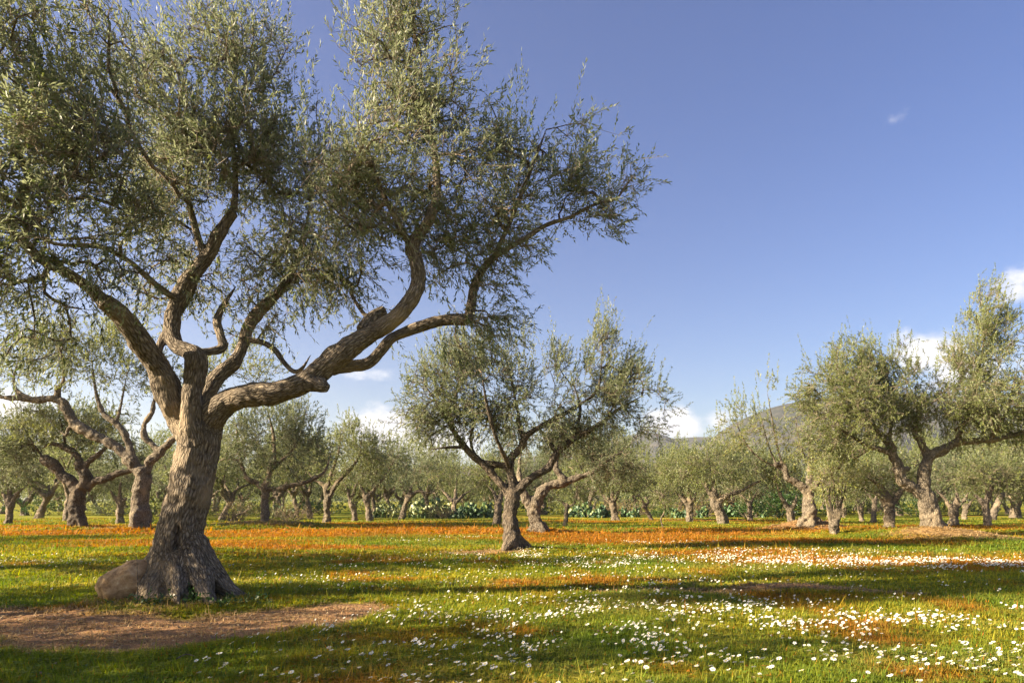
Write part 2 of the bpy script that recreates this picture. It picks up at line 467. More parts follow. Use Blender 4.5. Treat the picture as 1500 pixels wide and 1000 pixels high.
    for (c, r3, dn), n in zip(blobs, vol):
        u = unit(rs.normal(size=(n, 3))) * (rs.uniform(size=(n, 1)) ** (1 / 2.2))
        A.append(c - base + u * r3)
    A = np.vstack(A)
    keep = fbm(A * gscale + seed * 3.3, 2) + rs.normal(scale=.08, size=len(A)) > -.28 + gaps * 2      # airy gaps between the boughs
    if keep.sum() > 8: A = A[keep]
    A = A + rs.normal(scale=.10, size=A.shape) * np.array([1, 1, 1.3])
    d0 = np.array([np.min(((SP[idx] - a) ** 2).sum(1)) for a in A])
    A = A[np.argsort(d0)]
    cap = len(idx) + 14 * len(A) + 10
    NP = np.zeros((cap, 3)); NC = np.zeros(cap); n = len(idx); NP[:n] = npos
    chains = []; tips = []
    for a in A:
        d = np.sqrt(((NP[:n] - a) ** 2).sum(1)); up_pen = np.maximum(0, NP[:n, 2] - a[2] - .25) * .7
        s = int((d + .22 * NC[:n] + up_pen).argmin()); dist = d[s]
        p0 = NP[s]; m = int(np.clip(dist / .16, 2, 12))
        tn = ntan[s]; dirc = (a - p0)
        mid = p0 + dirc * .45 + tn * dist * .22 + np.array([0, 0, .10 * dist]) + rs.normal(scale=.05 * dist + .01, size=3)
        ids = [s]
        for i in range(1, m + 1):
            t = i / m
            p = (1 - t) ** 2 * p0 + 2 * t * (1 - t) * mid + t * t * a + (rs.normal(scale=.015, size=3) if i < m else 0)
            NP[n] = p; NC[n] = NC[s] + dist * t; npar.append(ids[-1]); nlimb.append(nlimb[s]); ntan.append(unit(p - NP[ids[-1]]))
            ids.append(n); n += 1
        chains.append(ids); tips.append(n - 1)
    cnt = np.zeros(n)
    for t in tips: cnt[t] += 1
    npar = np.array(npar)
    for i in range(n - 1, len(idx) - 1, -1): cnt[npar[i]] += cnt[i]
    rad = r0 * np.maximum(cnt, 1) ** .47
    for ids in chains:
        rr_ = np.array([rad[ids[1]]] + [rad[i] for i in ids[1:]]) * np.linspace(1.1, .75, len(ids))
        b = branch.setdefault(nlimb[ids[0]], MB())
        b.tube(NP[ids], rr_, 5 if rr_.max() > .02 else 4)
    # ---- wood meshes: trunk and each limb, with shared normals so no seam shows
    fp = SPART[near][F[:, 0]]
    for pid, part in enumerate(parts):
        f = F[fp == pid]
        if not len(f) and pid not in branch: continue
        used, inv = np.unique(f, return_inverse=True); f = inv.reshape(-1, 4)
        v, nn, qq = V[used], Nn[used], q[used]
        polys = [f]
        if pid in branch:
            b = branch[pid]; bv = np.vstack(b.V)
            bn = vnormals(bv, np.vstack(b.Q)); o_ = len(v)
            polys = [np.vstack([f] + [b.polys()[0] + o_])] + ([b.polys()[1] + o_] if len(b.polys()) > 1 else [])
            v = np.vstack([v, bv]); nn = np.vstack([nn, bn]); qq = np.vstack([qq, bv * np.array([1, 1, .5])])
        pn = 'trunk' if part == 'trunk' else 'limb'
        me = new_mesh(pn, v, polys, [bmat], smooth=True, attrs=[('bark', 'FLOAT_VECTOR', 'POINT', qq)])
        me.normals_split_custom_set_from_vertices(nn.astype(np.float32).tolist())
        link(pn, me, root)
    # ---- crown
    cc = A.mean(0); zmax, zmin = A[:, 2].max(), A[:, 2].min()
    tp = NP[tips]
    src = np.repeat(np.arange(len(tp)), sprigs)
    back = NP[npar[tips]]; tt = rs.uniform(-.1, 1.0, (len(src), 1))
    pos = tp[src] * (1 - tt * .9) + back[src] * tt * .9 + rs.normal(scale=clump_s, size=(len(src), 3))
    outw = unit(pos - cc); rel = ((pos[:, 2] - zmin) / max(zmax - zmin, .1))[:, None]
    d = unit(.55 * outw + .35 * unit(tp[src] - back[src]) + np.array([0, 0, 1]) * (up * (rel * 1.7 - .35)) + rs.normal(scale=.55, size=(len(src), 3)))
    ln = rs.uniform(*sprig_len, len(src))
    sh = (rs.uniform(size=len(src)) < shoots) & (rel[:, 0] > .45)
    d[sh] = unit(d[sh] * .35 + np.array([0, 0, 1.0]) + rs.normal(scale=.15, size=(sh.sum(), 3)))
    ctone = rs.normal(tone[0], tone[1], len(tp))
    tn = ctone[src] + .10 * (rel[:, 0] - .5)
    LV, LF, LT = make_leaves(rs, pos, d, ln, n_leaf, leaf[0], leaf[1], tn)
    if sh.any():      # long upright water shoots
        pv, pd = pos[sh], d[sh]
        l2 = rs.uniform(1.6, 3.2, sh.sum()) * sprig_len[1]
        V2, F2, T2 = make_leaves(rs, pv, pd, l2, n_leaf + 10, leaf[0], leaf[1], tn[sh] + .12, .75)
        LF = np.vstack([LF, F2 + len(LV)]); LV = np.vstack([LV, V2]); LT = np.concatenate([LT, T2])
    # twigs the leaves sit on
    nT = len(pos); e1 = unit(np.cross(d, np.array([.3, .2, 1]))); e2 = np.cross(d, e1)
    start = pos; end = pos + d * ln[:, None] - np.array([0, 0, .1]) * ln[:, None]
    inner = tp[src] * .6 + back[src] * .4
    ring = []
    for p, r in ((inner, twig_r), (start, twig_r * .8), (end, twig_r * .4)):
        for k3 in range(3):
            a = k3 * 2.0944; ring.append(p + r * (math.cos(a) * e1 + math.sin(a) * e2))
    TV = np.stack(ring, 1).reshape(-1, 3)
    b9 = np.arange(nT)[:, None] * 9
    tf = np.array([[s * 3 + k3, s * 3 + (k3 + 1) % 3, s * 3 + 3 + (k3 + 1) % 3, s * 3 + 3 + k3] for s in (0, 1) for k3 in range(3)])
    TF = (b9[:, None] + tf[None]).reshape(-1, 4)
    allV = np.vstack([LV, TV]); allF = np.vstack([LF, TF + len(LV)])
    me = new_mesh('crown', allV, [allF], [lmat, bmat], mi=np.concatenate([np.zeros(len(LF)), np.ones(len(TF))]), attrs=[('tone', 'FLOAT', 'FACE', np.concatenate([LT, np.zeros(len(TF))]))])
    link('crown', me, root)
    return root

# ------------------------------------------------------------------ the great olive in front
def main_tree():
    D = 9.4
    L = [
        ('trunk', [(268, 915, 66), (270, 885, 64), (262, 850, 52), (259, 810, 43), (266, 765, 36), (276, 725, 34), (284, 690, 33), (290, 655, 33), (291, 628, 35), (290, 610, 22)]),
        ('trunk', [(272, 785, 24), (296, 822, 25), (322, 852, 17), (346, 871, 11), (374, 885, 7), (400, 894, 4)]),
        ('trunk', [(276, 800, 22, 0), (290, 842, 20, -.25), (303, 872, 13, -.5), (316, 898, 7, -.75)]),
        ('trunk', [(264, 800, 22, 0), (262, 842, 20, -.3), (264, 872, 14, -.55), (270, 902, 8, -.8)]),
        ('trunk', [(258, 790, 24, 0), (240, 830, 24, -.15), (222, 858, 18, -.3), (204, 886, 11, -.45)]),
        ('trunk', [(240, 810, 20, .3), (205, 850, 15, .6), (180, 872, 8, .8)]),
        ('left_limb', [(278, 640, 20), (262, 612, 21), (249, 580, 21, -.1), (238, 548, 19, -.2), (222, 522, 18, -.35), (200, 492, 17, -.55), (176, 462, 16, -.75), (152, 440, 15, -.9)]),
        ('left_limb', [(158, 446, 12, -.85), (128, 420, 9, -1.0), (95, 398, 8, -1.2), (62, 382, 7, -1.4), (30, 352, 7, -1.6), (2, 322, 6, -1.7), (-40, 280, 5, -1.8)]),
        ('left_limb', [(34, 355, 6, -1.6), (44, 330, 7, -1.7), (30, 305, 7, -1.75), (14, 296, 6, -1.8)]),
        ('left_limb', [(228, 525, 7, -.3), (240, 492, 6, .0), (262, 460, 5, .2), (285, 420, 4, .4), (295, 360, 3, .5)]),
        ('centre_limb', [(284, 640, 15, -.15), (279, 612, 14, -.2), (281, 580, 14, -.2), (284, 550, 14, -.2), (285, 524, 16, -.2), (272, 512, 13, -.15), (258, 506, 12, -.1), (252, 485, 13, 0), (256, 460, 12, .1), (262, 435, 12, .15),
                         (272, 412, 12, .2), (290, 392, 12, .25), (306, 372, 11, .3), (316, 352, 10, .3), (328, 332, 9, .3), (342, 312, 9, .3)]),
        ('centre_limb', [(340, 314, 6, .3), (345, 285, 4.5, .35), (344, 240, 4, .4), (338, 170, 3, .4), (345, 90, 2, .4)]),
        ('centre_limb', [(260, 440, 5, .1), (232, 420, 4.5, -.1), (205, 396, 4, -.3), (185, 380, 4, -.4), (145, 361, 4, -.6), (85, 358, 3, -.9), (40, 340, 3, -1.1)]),
        ('centre_limb', [(300, 380, 6, .3), (285, 330, 5, .2), (275, 280, 4, 0), (277, 210, 3, -.1)]),
        ('centre_limb', [(286, 516, 6, -.1), (312, 514, 6, 0), (326, 508, 6.5, .1), (322, 490, 6, .1), (318, 470, 6, .2), (326, 450, 5, .3), (345, 420, 3.5, .4)]),
        ('inner_limb', [(290, 622, 14, .25), (302, 580, 12, .4), (318, 553, 11, .5), (345, 528, 10, .6), (357, 505, 9.5, .7), (364, 480, 9, .8), (378, 458, 9, .9), (396, 440, 8, 1.0), (412, 424, 7, 1.1), (430, 395, 5, 1.2), (445, 350, 4, 1.3), (455, 290, 3, 1.3)]),
        ('inner_limb', [(362, 497, 5, .7), (385, 502, 4.5, .6), (402, 512, 4.5, .55), (415, 530, 4, .5), (430, 544, 3.5, .45), (442, 540, 3, .4), (455, 520, 2, .35)]),
        ('right_limb', [(294, 632, 22), (318, 602, 20, -.1), (345, 584, 19, -.2), (380, 577, 18, -.3), (412, 572, 17, -.35), (440, 562, 17, -.4), (462, 548, 17, -.4), (486, 528, 18, -.4), (512, 508, 16, -.4), (540, 490, 14, -.4),
                        (565, 476, 13, -.45), (588, 456, 12.5, -.5), (606, 432, 12, -.5), (613, 405, 11.5, -.5), (608, 380, 11, -.5), (604, 360, 11, -.5), (618, 338, 9, -.5), (630, 318, 8, -.5), (640, 280, 6, -.4), (636, 220, 5, -.3), (620, 150, 4, -.2), (615, 70, 3, -.2)]),
        ('right_limb', [(446, 560, 15, -.4), (464, 563, 13, -.45), (478, 566, 9, -.48), (484, 562, 4, -.48)]),
        ('right_limb', [(530, 484, 10, -.2), (548, 464, 11, 0), (562, 455, 10, .1)]),
        ('right_limb', [(608, 370, 7, -.5), (585, 330, 5, -.6), (560, 280, 4, -.8), (540, 220, 3, -.9)]),
        ('outer_limb', [(486, 540, 12, -.25), (515, 536, 9, -.1), (540, 530, 8.5, 0), (556, 516, 8.5, .05), (574, 496, 8.5, .1), (606, 482, 8.5, .15), (640, 470, 8.5, .2), (668, 468, 9, .2), (686, 466, 9, .2), (690, 446, 7.5, .25), (697, 415, 7, .3),
                        (712, 388, 6, .3), (738, 368, 5, .3), (768, 350, 4.2, .3), (800, 330, 3.6, .3), (835, 318, 3.0, .3), (865, 302, 2.5, .2), (905, 290, 2, .2)]),
        ('outer_limb', [(720, 382, 4, .3), (745, 330, 4, .2), (765, 280, 3.5, .1), (785, 230, 3, .1), (800, 190, 2, .1)]),
    ]
    B = [(20, 70, 120, 110, -2.1, .9, 1.1), (130, 60, 60, 70, -1.8, .6, .8), (40, 210, 130, 90, -2.1, .8, 1.05), (60, 330, 130, 80, -2.2, .7, .9), (30, 430, 90, 60, -2.2, .6, .8), (150, 250, 75, 85, -1.5, .6, 1.1),
         (150, 370, 90, 60, -1.7, .5, .8), (80, 500, 80, 50, -2.1, .5, .55), (-140, 250, 120, 190, -2.2, .8, .8),
         (300, 160, 100, 80, .1, .9, 1.6), (340, 60, 62, 60, .2, .5, .9), (395, 120, 40, 75, .3, .5, .8), (250, 130, 50, 40, -.1, .5, .7), (280, 280, 90, 70, .2, .9, 1.2), (380, 250, 70, 80, .7, .8, 1.2), (420, 330, 70, 60, 1.0, .8, 1.0),
         (215, 330, 60, 60, -1.0, .5, .9), (360, 400, 60, 45, .7, .7, .5), (440, 420, 45, 40, 1.2, .6, .4), (240, 410, 70, 35, .3, .8, .4), (330, 470, 50, 25, .4, .6, .25),
         (600, 70, 82, 75, -.25, .7, 1.4), (640, 140, 70, 60, -.2, .7, 1.1), (585, 160, 80, 55, -.4, .7, 1.1), (600, 250, 105, 60, -.4, .9, 1.4), (520, 230, 50, 55, -.6, .7, 1.0), (500, 300, 60, 60, -.4, .8, 1.1), (560, 350, 70, 50, -.4, .8, .9),
         (660, 340, 60, 60, -.3, .8, .9), (680, 240, 45, 50, -.3, .6, .8), (560, 420, 60, 35, 0, .7, .3), (470, 385, 50, 35, .4, .7, .4),
         (805, 205, 52, 45, .1, .5, 1.4), (765, 260, 50, 50, .1, .6, 1.2), (840, 260, 55, 42, .2, .5, 1.5), (900, 265, 36, 42, .2, .4, 1.1), (760, 330, 60, 35, .3, .6, 1.2), (860, 305, 45, 25, .2, .4, .9), (725, 400, 45, 55, .3, .6, 1.1), (690, 470, 50, 40, .2, .6, .9), (735, 440, 30, 30, .3, .4, .5), (730, 200, 30, 40, .1, .4, .7),
         (445, 545, 16, 14, .4, .25, .12), (490, 400, 75, 45, .5, .6, .8), (420, 470, 45, 35, .9, .5, .3), (600, 400, 60, 40, .4, .6, .45), (640, 430, 45, 30, .2, .5, .4), (330, 400, 65, 50, .5, .6, .9), (390, 350, 50, 45, .8, .6, .8), (460, 250, 50, 60, .9, .6, .7), (550, 290, 60, 50, .2, .6, .6), (720, 330, 45, 45, .0, .5, .5), (20, 470, 60, 70, -1.6, .5, .4), (120, 470, 40, 40, -1.5, .4, .3)]
    H = P3(274, 785, D)
    build_tree(P3(265, 880, D), limbs_px(L, D, .98, .90), [blob_px(b, D) for b in B], 3, 'huge old olive tree in front with gnarled grey trunk and wide limbs', 'olive tree', None,
               voxel=.016, n_clump=2200, sprigs=8, n_leaf=12, leaf=(.082, .020), sprig_len=(.16, .40), clump_s=.15, gaps=.105, up=.5, shoots=.08, flare=(5, .22), tone=(.50, .20), attach_min=.85,
               hollow=[(H[0], H[1], H[2], .055, .17, .13), (*P3(284, 868, D - .4), .06, .10, .06), (*P3(243, 862, D - .4), .05, .12, .05)], gnarl=.9, groove=.008)

main_tree()

# ------------------------------------------------------------------ olive trees of the grove, each with its own limbs
GROVE = 'old olive trees of the grove'
def px_tree(bx, by, lines, blobs, seed, label, D=None, thick=.9, trunk=.76, **k):
    D = D or CAMZ * 1000 / (by - HZ)
    k.setdefault('group', GROVE)
    return build_tree(P3(bx, by, D), limbs_px(lines, D, thick, trunk), [blob_px(b, D) for b in blobs], seed, label, 'olive tree', **k)

MIDK = dict(gaps=.13, gscale=1.1, gnarl=1.5, voxel=.036, sprigs=9, n_leaf=12, leaf=(.095, .028), sprig_len=(.16, .38), clump_s=.16, flare=(4, .3), twig_r=.005)
px_tree(752, 806, [
    ('trunk', [(756, 822, 26), (754, 804, 21), (749, 780, 15), (748, 755, 12.5), (751, 735, 11.5), (751, 722, 12), (750, 712, 8)]),
    ('trunk', [(755, 785, 10), (768, 797, 7), (788, 812, 4)]), ('trunk', [(747, 790, 9, -.2), (738, 806, 5, -.5)]),
    ('a', [(748, 728, 8), (738, 715, 7.5), (722, 695, 7), (708, 680, 6.5), (690, 665, 6), (676, 648, 5.5), (664, 630, 4.5), (650, 605, 3.5), (630, 575, 2.5)]),
    ('a', [(682, 656, 4), (655, 655, 2.5, -.3), (630, 658, 1.8, -.5)]), ('a', [(672, 645, 4, .3), (660, 610, 3, .8), (672, 570, 2, 1.2)]),
    ('b', [(751, 722, 8), (749, 700, 8), (746, 682, 8), (750, 668, 7), (764, 655, 6), (770, 640, 5.5), (786, 628, 5), (815, 612, 4.2), (845, 595, 3.2), (875, 570, 2.4), (882, 520, 1.6)]),
    ('b', [(747, 684, 6.5), (728, 680, 6), (710, 677, 5.5), (696, 668, 4), (690, 640, 3, .5), (700, 600, 2.2, .8)]), ('b', [(768, 646, 4), (761, 625, 4), (758, 600, 3.2), (750, 560, 2.4), (742, 520, 1.5)]),
    ('b', [(746, 682, 5, -.2), (730, 650, 4, -.8), (715, 600, 3, -1.3), (705, 545, 2, -1.6)]),
    ('c', [(754, 724, 9), (764, 712, 8), (782, 698, 7), (804, 684, 6.5), (813, 668, 6), (830, 650, 5.5), (856, 634, 5), (880, 620, 4), (905, 600, 3), (940, 580, 2)]),
    ('c', [(816, 660, 5), (806, 652, 5.5), (800, 650, 4)]), ('c', [(840, 642, 4, .3), (850, 600, 3, .8), (840, 560, 2, 1.0)])],
    [(635, 590, 58, 55, 0, 1.3, 1.1), (695, 545, 58, 45, -.5, 1.4, 1), (660, 540, 45, 35, .6, 1, .7), (720, 600, 65, 50, .2, 1.5, 1), (755, 565, 38, 40, .3, 1.2, .6), (820, 512, 22, 30, .2, .6, .8), (880, 500, 13, 42, .1, .35, 1.6), (875, 555, 50, 40, .2, 1.1, 1.2), (765, 500, 16, 22, .1, .4, .7),
     (850, 625, 55, 35, .2, 1.2, .8), (930, 590, 50, 38, 0, 1.0, 1.2), (965, 585, 28, 20, 0, .5, 1.4), (640, 645, 50, 20, -.3, .9, .3), (805, 580, 45, 40, -.9, 1.0, .8), (690, 500, 18, 20, 0, .4, .7), (655, 520, 18, 20, 0, .4, .5), (915, 545, 30, 25, .3, .6, .7), (780, 625, 50, 25, .8, 1, .4), (935, 545, 10, 22, 0, .3, .2)],
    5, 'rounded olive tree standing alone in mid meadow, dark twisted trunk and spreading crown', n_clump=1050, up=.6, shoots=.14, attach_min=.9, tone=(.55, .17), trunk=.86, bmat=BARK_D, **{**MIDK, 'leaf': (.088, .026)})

px_tree(789, 783, [
    ('trunk', [(792, 795, 26), (790, 782, 19), (785, 765, 12.5), (782, 750, 12), (782, 738, 13), (781, 728, 9)]), ('trunk', [(792, 770, 10), (804, 780, 6), (816, 788, 3)]), ('trunk', [(780, 772, 6), (770, 780, 3)]),
    ('a', [(778, 740, 8), (770, 728, 7), (765, 716, 6), (760, 690, 4, .4), (765, 650, 3, .8)]),
    ('b', [(786, 738, 9), (791, 724, 8), (800, 713, 8), (815, 709, 7.5), (828, 706, 7), (820, 695, 5.5), (814, 684, 5), (816, 660, 4, .5), (830, 630, 2.5, .8)]),
    ('b', [(826, 706, 6), (846, 699, 5), (870, 690, 4), (892, 672, 3), (915, 660, 2)])],
    [(870, 665, 60, 35, .3, 1.4, 1), (915, 680, 38, 22, 0, 1, .6), (830, 650, 50, 35, .8, 1.5, .8), (770, 650, 50, 35, 1, 1.5, .6), (880, 705, 40, 18, .2, 1, .5), (940, 640, 30, 25, .3, .8, .4)],
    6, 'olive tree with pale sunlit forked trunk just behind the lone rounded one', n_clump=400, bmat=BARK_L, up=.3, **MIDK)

px_tree(1370, 790, [
    ('trunk', [(1376, 806, 34), (1371, 790, 26), (1364, 765, 19), (1360, 742, 16.5), (1355, 722, 16), (1352, 708, 13)]), ('trunk', [(1375, 770, 12), (1392, 783, 9), (1412, 797, 5)]), ('trunk', [(1360, 775, 11), (1350, 792, 7)]),
    ('a', [(1352, 722, 11), (1336, 714, 10), (1321, 703, 9.5), (1316, 685, 9), (1309, 668, 8), (1303, 650, 7), (1286, 634, 5), (1265, 610, 3.5), (1240, 580, 2.5)]), ('a', [(1309, 666, 6), (1290, 657, 5), (1271, 653, 4), (1250, 640, 3, -.5), (1225, 625, 2, -.8)]), ('a', [(1316, 690, 6, .1), (1330, 686, 6, .3)]), ('a', [(1303, 645, 4, .3), (1305, 600, 3, .8), (1290, 550, 2, 1)]),
    ('b', [(1356, 712, 11), (1354, 695, 10), (1356, 680, 9.5), (1364, 666, 9), (1381, 659, 8), (1400, 648, 7), (1428, 646, 6), (1452, 645, 5), (1474, 639, 4.5), (1510, 628, 3), (1540, 600, 2)]), ('b', [(1359, 670, 7), (1350, 648, 6), (1340, 632, 5), (1345, 600, 3.5), (1330, 560, 2)]),
    ('b', [(1400, 648, 5), (1420, 600, 4, .4), (1435, 540, 3, .6), (1445, 470, 2, .6)]), ('b', [(1450, 645, 4), (1475, 600, 3, -.5), (1490, 540, 2, -.8)])],
    [(1215, 595, 55, 50, 0, 1.4, 1), (1255, 540, 48, 40, .3, 1.2, 1), (1195, 560, 30, 35, .2, .8, .5), (1305, 575, 55, 55, .2, 1.5, 1), (1320, 520, 22, 26, 0, .7, .4), (1375, 600, 60, 42, .2, 1.5, 1), (1425, 540, 48, 50, .3, 1.3, 1), (1445, 465, 38, 42, .3, .9, .9), (1470, 500, 30, 40, .3, .8, .5),
     (1485, 590, 65, 55, 0, 1.6, 1.1), (1555, 560, 50, 70, 0, 1.5, .8), (1230, 645, 60, 24, -.3, 1.3, .6), (1300, 632, 40, 16, -.3, 1.3, .4), (1450, 640, 60, 18, -.4, 1.3, .5), (1260, 600, 50, 40, -1, 1.2, .8), (1440, 590, 50, 40, -1.2, 1.2, .8), (1270, 570, 50, 40, -.8, 1.0, .8)],
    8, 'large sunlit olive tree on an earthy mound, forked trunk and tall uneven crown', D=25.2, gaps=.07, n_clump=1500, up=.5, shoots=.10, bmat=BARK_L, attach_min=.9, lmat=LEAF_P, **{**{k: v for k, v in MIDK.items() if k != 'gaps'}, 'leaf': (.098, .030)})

FARK = dict(gaps=.06, gscale=.8, gnarl=1.7, voxel=.05, sprigs=9, n_leaf=11, leaf=(.12, .040), sprig_len=(.2, .42), clump_s=.24, flare=(4, .3), twig_r=.004, r0=.005, lmat=LEAF_P)
px_tree(1185, 777, [
    ('trunk', [(1187, 792, 28), (1186, 776, 20), (1186, 755, 14), (1185, 735, 12.5), (1184, 718, 9), (1184, 708, 7)]), ('trunk', [(1195, 760, 9), (1207, 778, 6), (1220, 786, 3)]), ('trunk', [(1178, 760, 9), (1168, 776, 5)]),
    ('a', [(1180, 716, 7), (1166, 706, 6.5), (1153, 700, 6), (1150, 688, 5.5), (1146, 680, 5.5), (1135, 680, 4.5)]), ('a', [(1153, 700, 2.2), (1140, 660, 1.8), (1132, 620, 1.5), (1124, 575, 1)]), ('a', [(1150, 690, 1.6, .3), (1112, 670, 1.5, .3), (1090, 645, 1.4, .4), (1076, 610, 1, .4)]), ('a', [(1138, 682, 1.6), (1125, 650, 1.3), (1112, 600, 1)]),
    ('b', [(1186, 714, 7), (1187, 693, 6), (1187, 667, 4.5), (1186, 645, 3), (1190, 615, 2)]), ('b', [(1187, 690, 2, .3), (1172, 650, 1.6, .5), (1165, 610, 1.2, .5)]),
    ('c', [(1190, 716, 7), (1200, 701, 7), (1213, 692, 7), (1230, 678, 7), (1250, 667, 6), (1266, 660, 5), (1280, 652, 3.5)]), ('c', [(1230, 678, 2), (1228, 640, 1.6), (1235, 610, 1)])],
    [(1190, 650, 40, 40, 0, 1.5, .5), (1085, 625, 42, 35, 0, 1.2, .45), (1125, 566, 13, 20, 0, .4, .35), (1140, 635, 35, 35, 0, 1, .3), (1235, 640, 35, 30, 0, 1.2, .5), (1075, 600, 18, 20, 0, .5, .25), (1165, 600, 25, 30, .4, .8, .25)],
    11, 'half-bare old olive with swollen trunk, stubby cut limbs and thin tall shoots', n_clump=190, up=.8, shoots=.25, tone=(.72, .12), bmat=BARK_L, **{**FARK, 'sprigs': 6})

px_tree(205, 776, [
    ('trunk', [(207, 792, 24), (206, 776, 17), (206, 755, 15.5), (204, 735, 15), (207, 715, 13), (210, 699, 12.5), (206, 686, 12)]), ('trunk', [(200, 745, 6, -.4), (197, 760, 6, -.5), (199, 780, 5, -.5)]),
    ('a', [(205, 692, 10), (197, 682, 10), (184, 667, 9.5), (167, 652, 9), (150, 643, 8.5), (128, 632, 8.5), (109, 619, 8), (98, 602, 7.5), (91, 589, 7), (77, 584, 6.5), (53, 586, 6), (30, 583, 5), (5, 582, 4), (-25, 570, 3)]), ('a', [(84, 584, 5), (85, 570, 5), (93, 558, 2.5), (92, 533, 2), (80, 500, 1.5)]), ('a', [(52, 586, 4), (28, 575, 3.5), (20, 555, 2.5), (30, 520, 1.5)]), ('a', [(110, 620, 3.5), (100, 628, 3), (97, 637, 2.5), (85, 630, 1.5)]),
    ('b', [(196, 680, 7), (190, 655, 6.5), (180, 632, 6), (170, 620, 5.5), (150, 603, 4.5), (140, 570, 3), (135, 530, 2)]), ('b', [(170, 620, 3), (178, 590, 2.2), (185, 550, 1.6)]),
    ('c', [(214, 690, 8), (222, 676, 8), (235, 660, 7), (252, 645, 6), (268, 625, 4), (285, 590, 3), (330, 555, 2)]), ('c', [(232, 662, 6), (222, 650, 5.5), (213, 640, 5.5), (212, 622, 5), (222, 605, 4.5), (226, 585, 3), (235, 550, 2)])],
    [(60, 610, 60, 22, .8, 1.2, .4), (150, 610, 50, 24, .9, 1.2, .4), (140, 535, 70, 40, .4, 1.6, .6), (40, 530, 60, 35, .4, 1.5, .6), (220, 545, 50, 35, .3, 1.4, .6), (370, 535, 55, 35, .5, 1.2, .5), (300, 550, 50, 35, .2, 1.2, .5), (90, 495, 70, 28, .3, 1.5, .5), (-30, 560, 50, 40, 0, 1.5, .5), (170, 495, 60, 28, .3, 1.4, .4)],
    12, 'olive tree with pale twisted trunk half seen behind the huge front trunk', D=30.0, thick=.86, trunk=.84, n_clump=400, up=.4, tone=(.6, .15), bmat=BARK_L, **FARK)

px_tree(112, 778, [
    ('trunk', [(116, 792, 27), (115, 777, 20), (113, 755, 15.5), (112, 735, 14), (116, 720, 14), (120, 710, 10)]),
    ('a', [(114, 722, 9), (105, 706, 8.5), (90, 694, 8.5), (76, 679, 8), (64, 671, 8.5), (58, 668, 6)]), ('a', [(66, 672, 3), (52, 655, 2), (40, 635, 1.5)]),
    ('b', [(122, 716, 9), (126, 700, 8.5), (118, 684, 7.5), (112, 666, 6), (94, 654, 5), (75, 650, 4), (62, 656, 3)]), ('b', [(120, 690, 5), (133, 673, 4.5), (152, 659, 3.5), (165, 640, 2)]), ('b', [(96, 655, 2.5), (92, 630, 2), (85, 600, 1.2)]),
    ('c', [(126, 716, 7), (137, 706, 6.5), (156, 700, 6), (174, 693, 5.5), (192, 688, 4), (210, 670, 2.5)])],
    [(25, 640, 50, 30, .3, 1.4, .7), (130, 628, 55, 24, .6, 1.3, .6), (190, 660, 30, 22, .3, 1, .5), (85, 612, 60, 20, .6, 1.3, .5), (10, 685, 30, 22, .3, 1, .5)],
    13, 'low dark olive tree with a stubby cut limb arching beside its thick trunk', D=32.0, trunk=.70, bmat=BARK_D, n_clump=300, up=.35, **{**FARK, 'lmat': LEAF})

px_tree(388, 772, [
    ('trunk', [(390, 786, 13), (389, 772, 10), (388, 750, 8.3), (388, 730, 8), (389, 716, 8.5), (389, 708, 6)]),
    ('a', [(386, 716, 5), (376, 708, 4.5), (360, 698, 4), (353, 680, 3.5), (338, 671, 3), (322, 674, 2)]), ('a', [(356, 690, 3), (350, 655, 2.5), (345, 620, 2)]),
    ('b', [(390, 712, 5.5), (395, 690, 5), (402, 668, 4), (400, 635, 3), (392, 600, 2)]), ('b', [(396, 690, 3.5), (410, 676, 3.5), (424, 664, 3), (440, 640, 2)]), ('c', [(394, 716, 5), (408, 715, 4.5), (426, 711, 4), (455, 703, 3.5), (475, 690, 2.5), (485, 665, 1.5)])],
    [(385, 640, 55, 45, 0, 1.9, 1.1), (440, 630, 42, 40, 0, 1.6, 1), (355, 650, 32, 32, .3, 1.2, .6), (465, 665, 26, 28, 0, 1, .5), (410, 600, 38, 18, 0, 1.2, .4), (400, 680, 50, 20, -.6, 1.4, .5)],
    14, 'dense round olive tree on a slim straight trunk beyond the big right limb', D=35.2, n_clump=330, up=.6, **{**FARK, 'lmat': LEAF})

def small(bx, by, w, fork, tips, crown, seed, label, lean=0, n=150, **k):
    """tips: limbs as lists of points from the fork; crown: blobs"""
    fx, fy = fork
    L = [('trunk', [(bx + lean * .2, by + 12, w * 1.7), (bx, by, w * 1.2), ((bx + fx) / 2 + lean * .3, (by + fy) / 2, w), (fx, fy, w * 1.02), (fx, fy - 5, w * .6)])]
    for i, t in enumerate(tips):
        m = len(t)
        L.append((str(i), [(fx, fy + 3, w * .75)] + [(p[0], p[1], max(.7, w * .7 * (1 - .75 * (j + 1) / m)), (p[2] if len(p) > 2 else 0)) for j, p in enumerate(t)]))
    return px_tree(bx, by, L, crown, seed, label, n_clump=n, up=k.pop('up', .45), **{**FARK, 'sprigs': 8, **k})

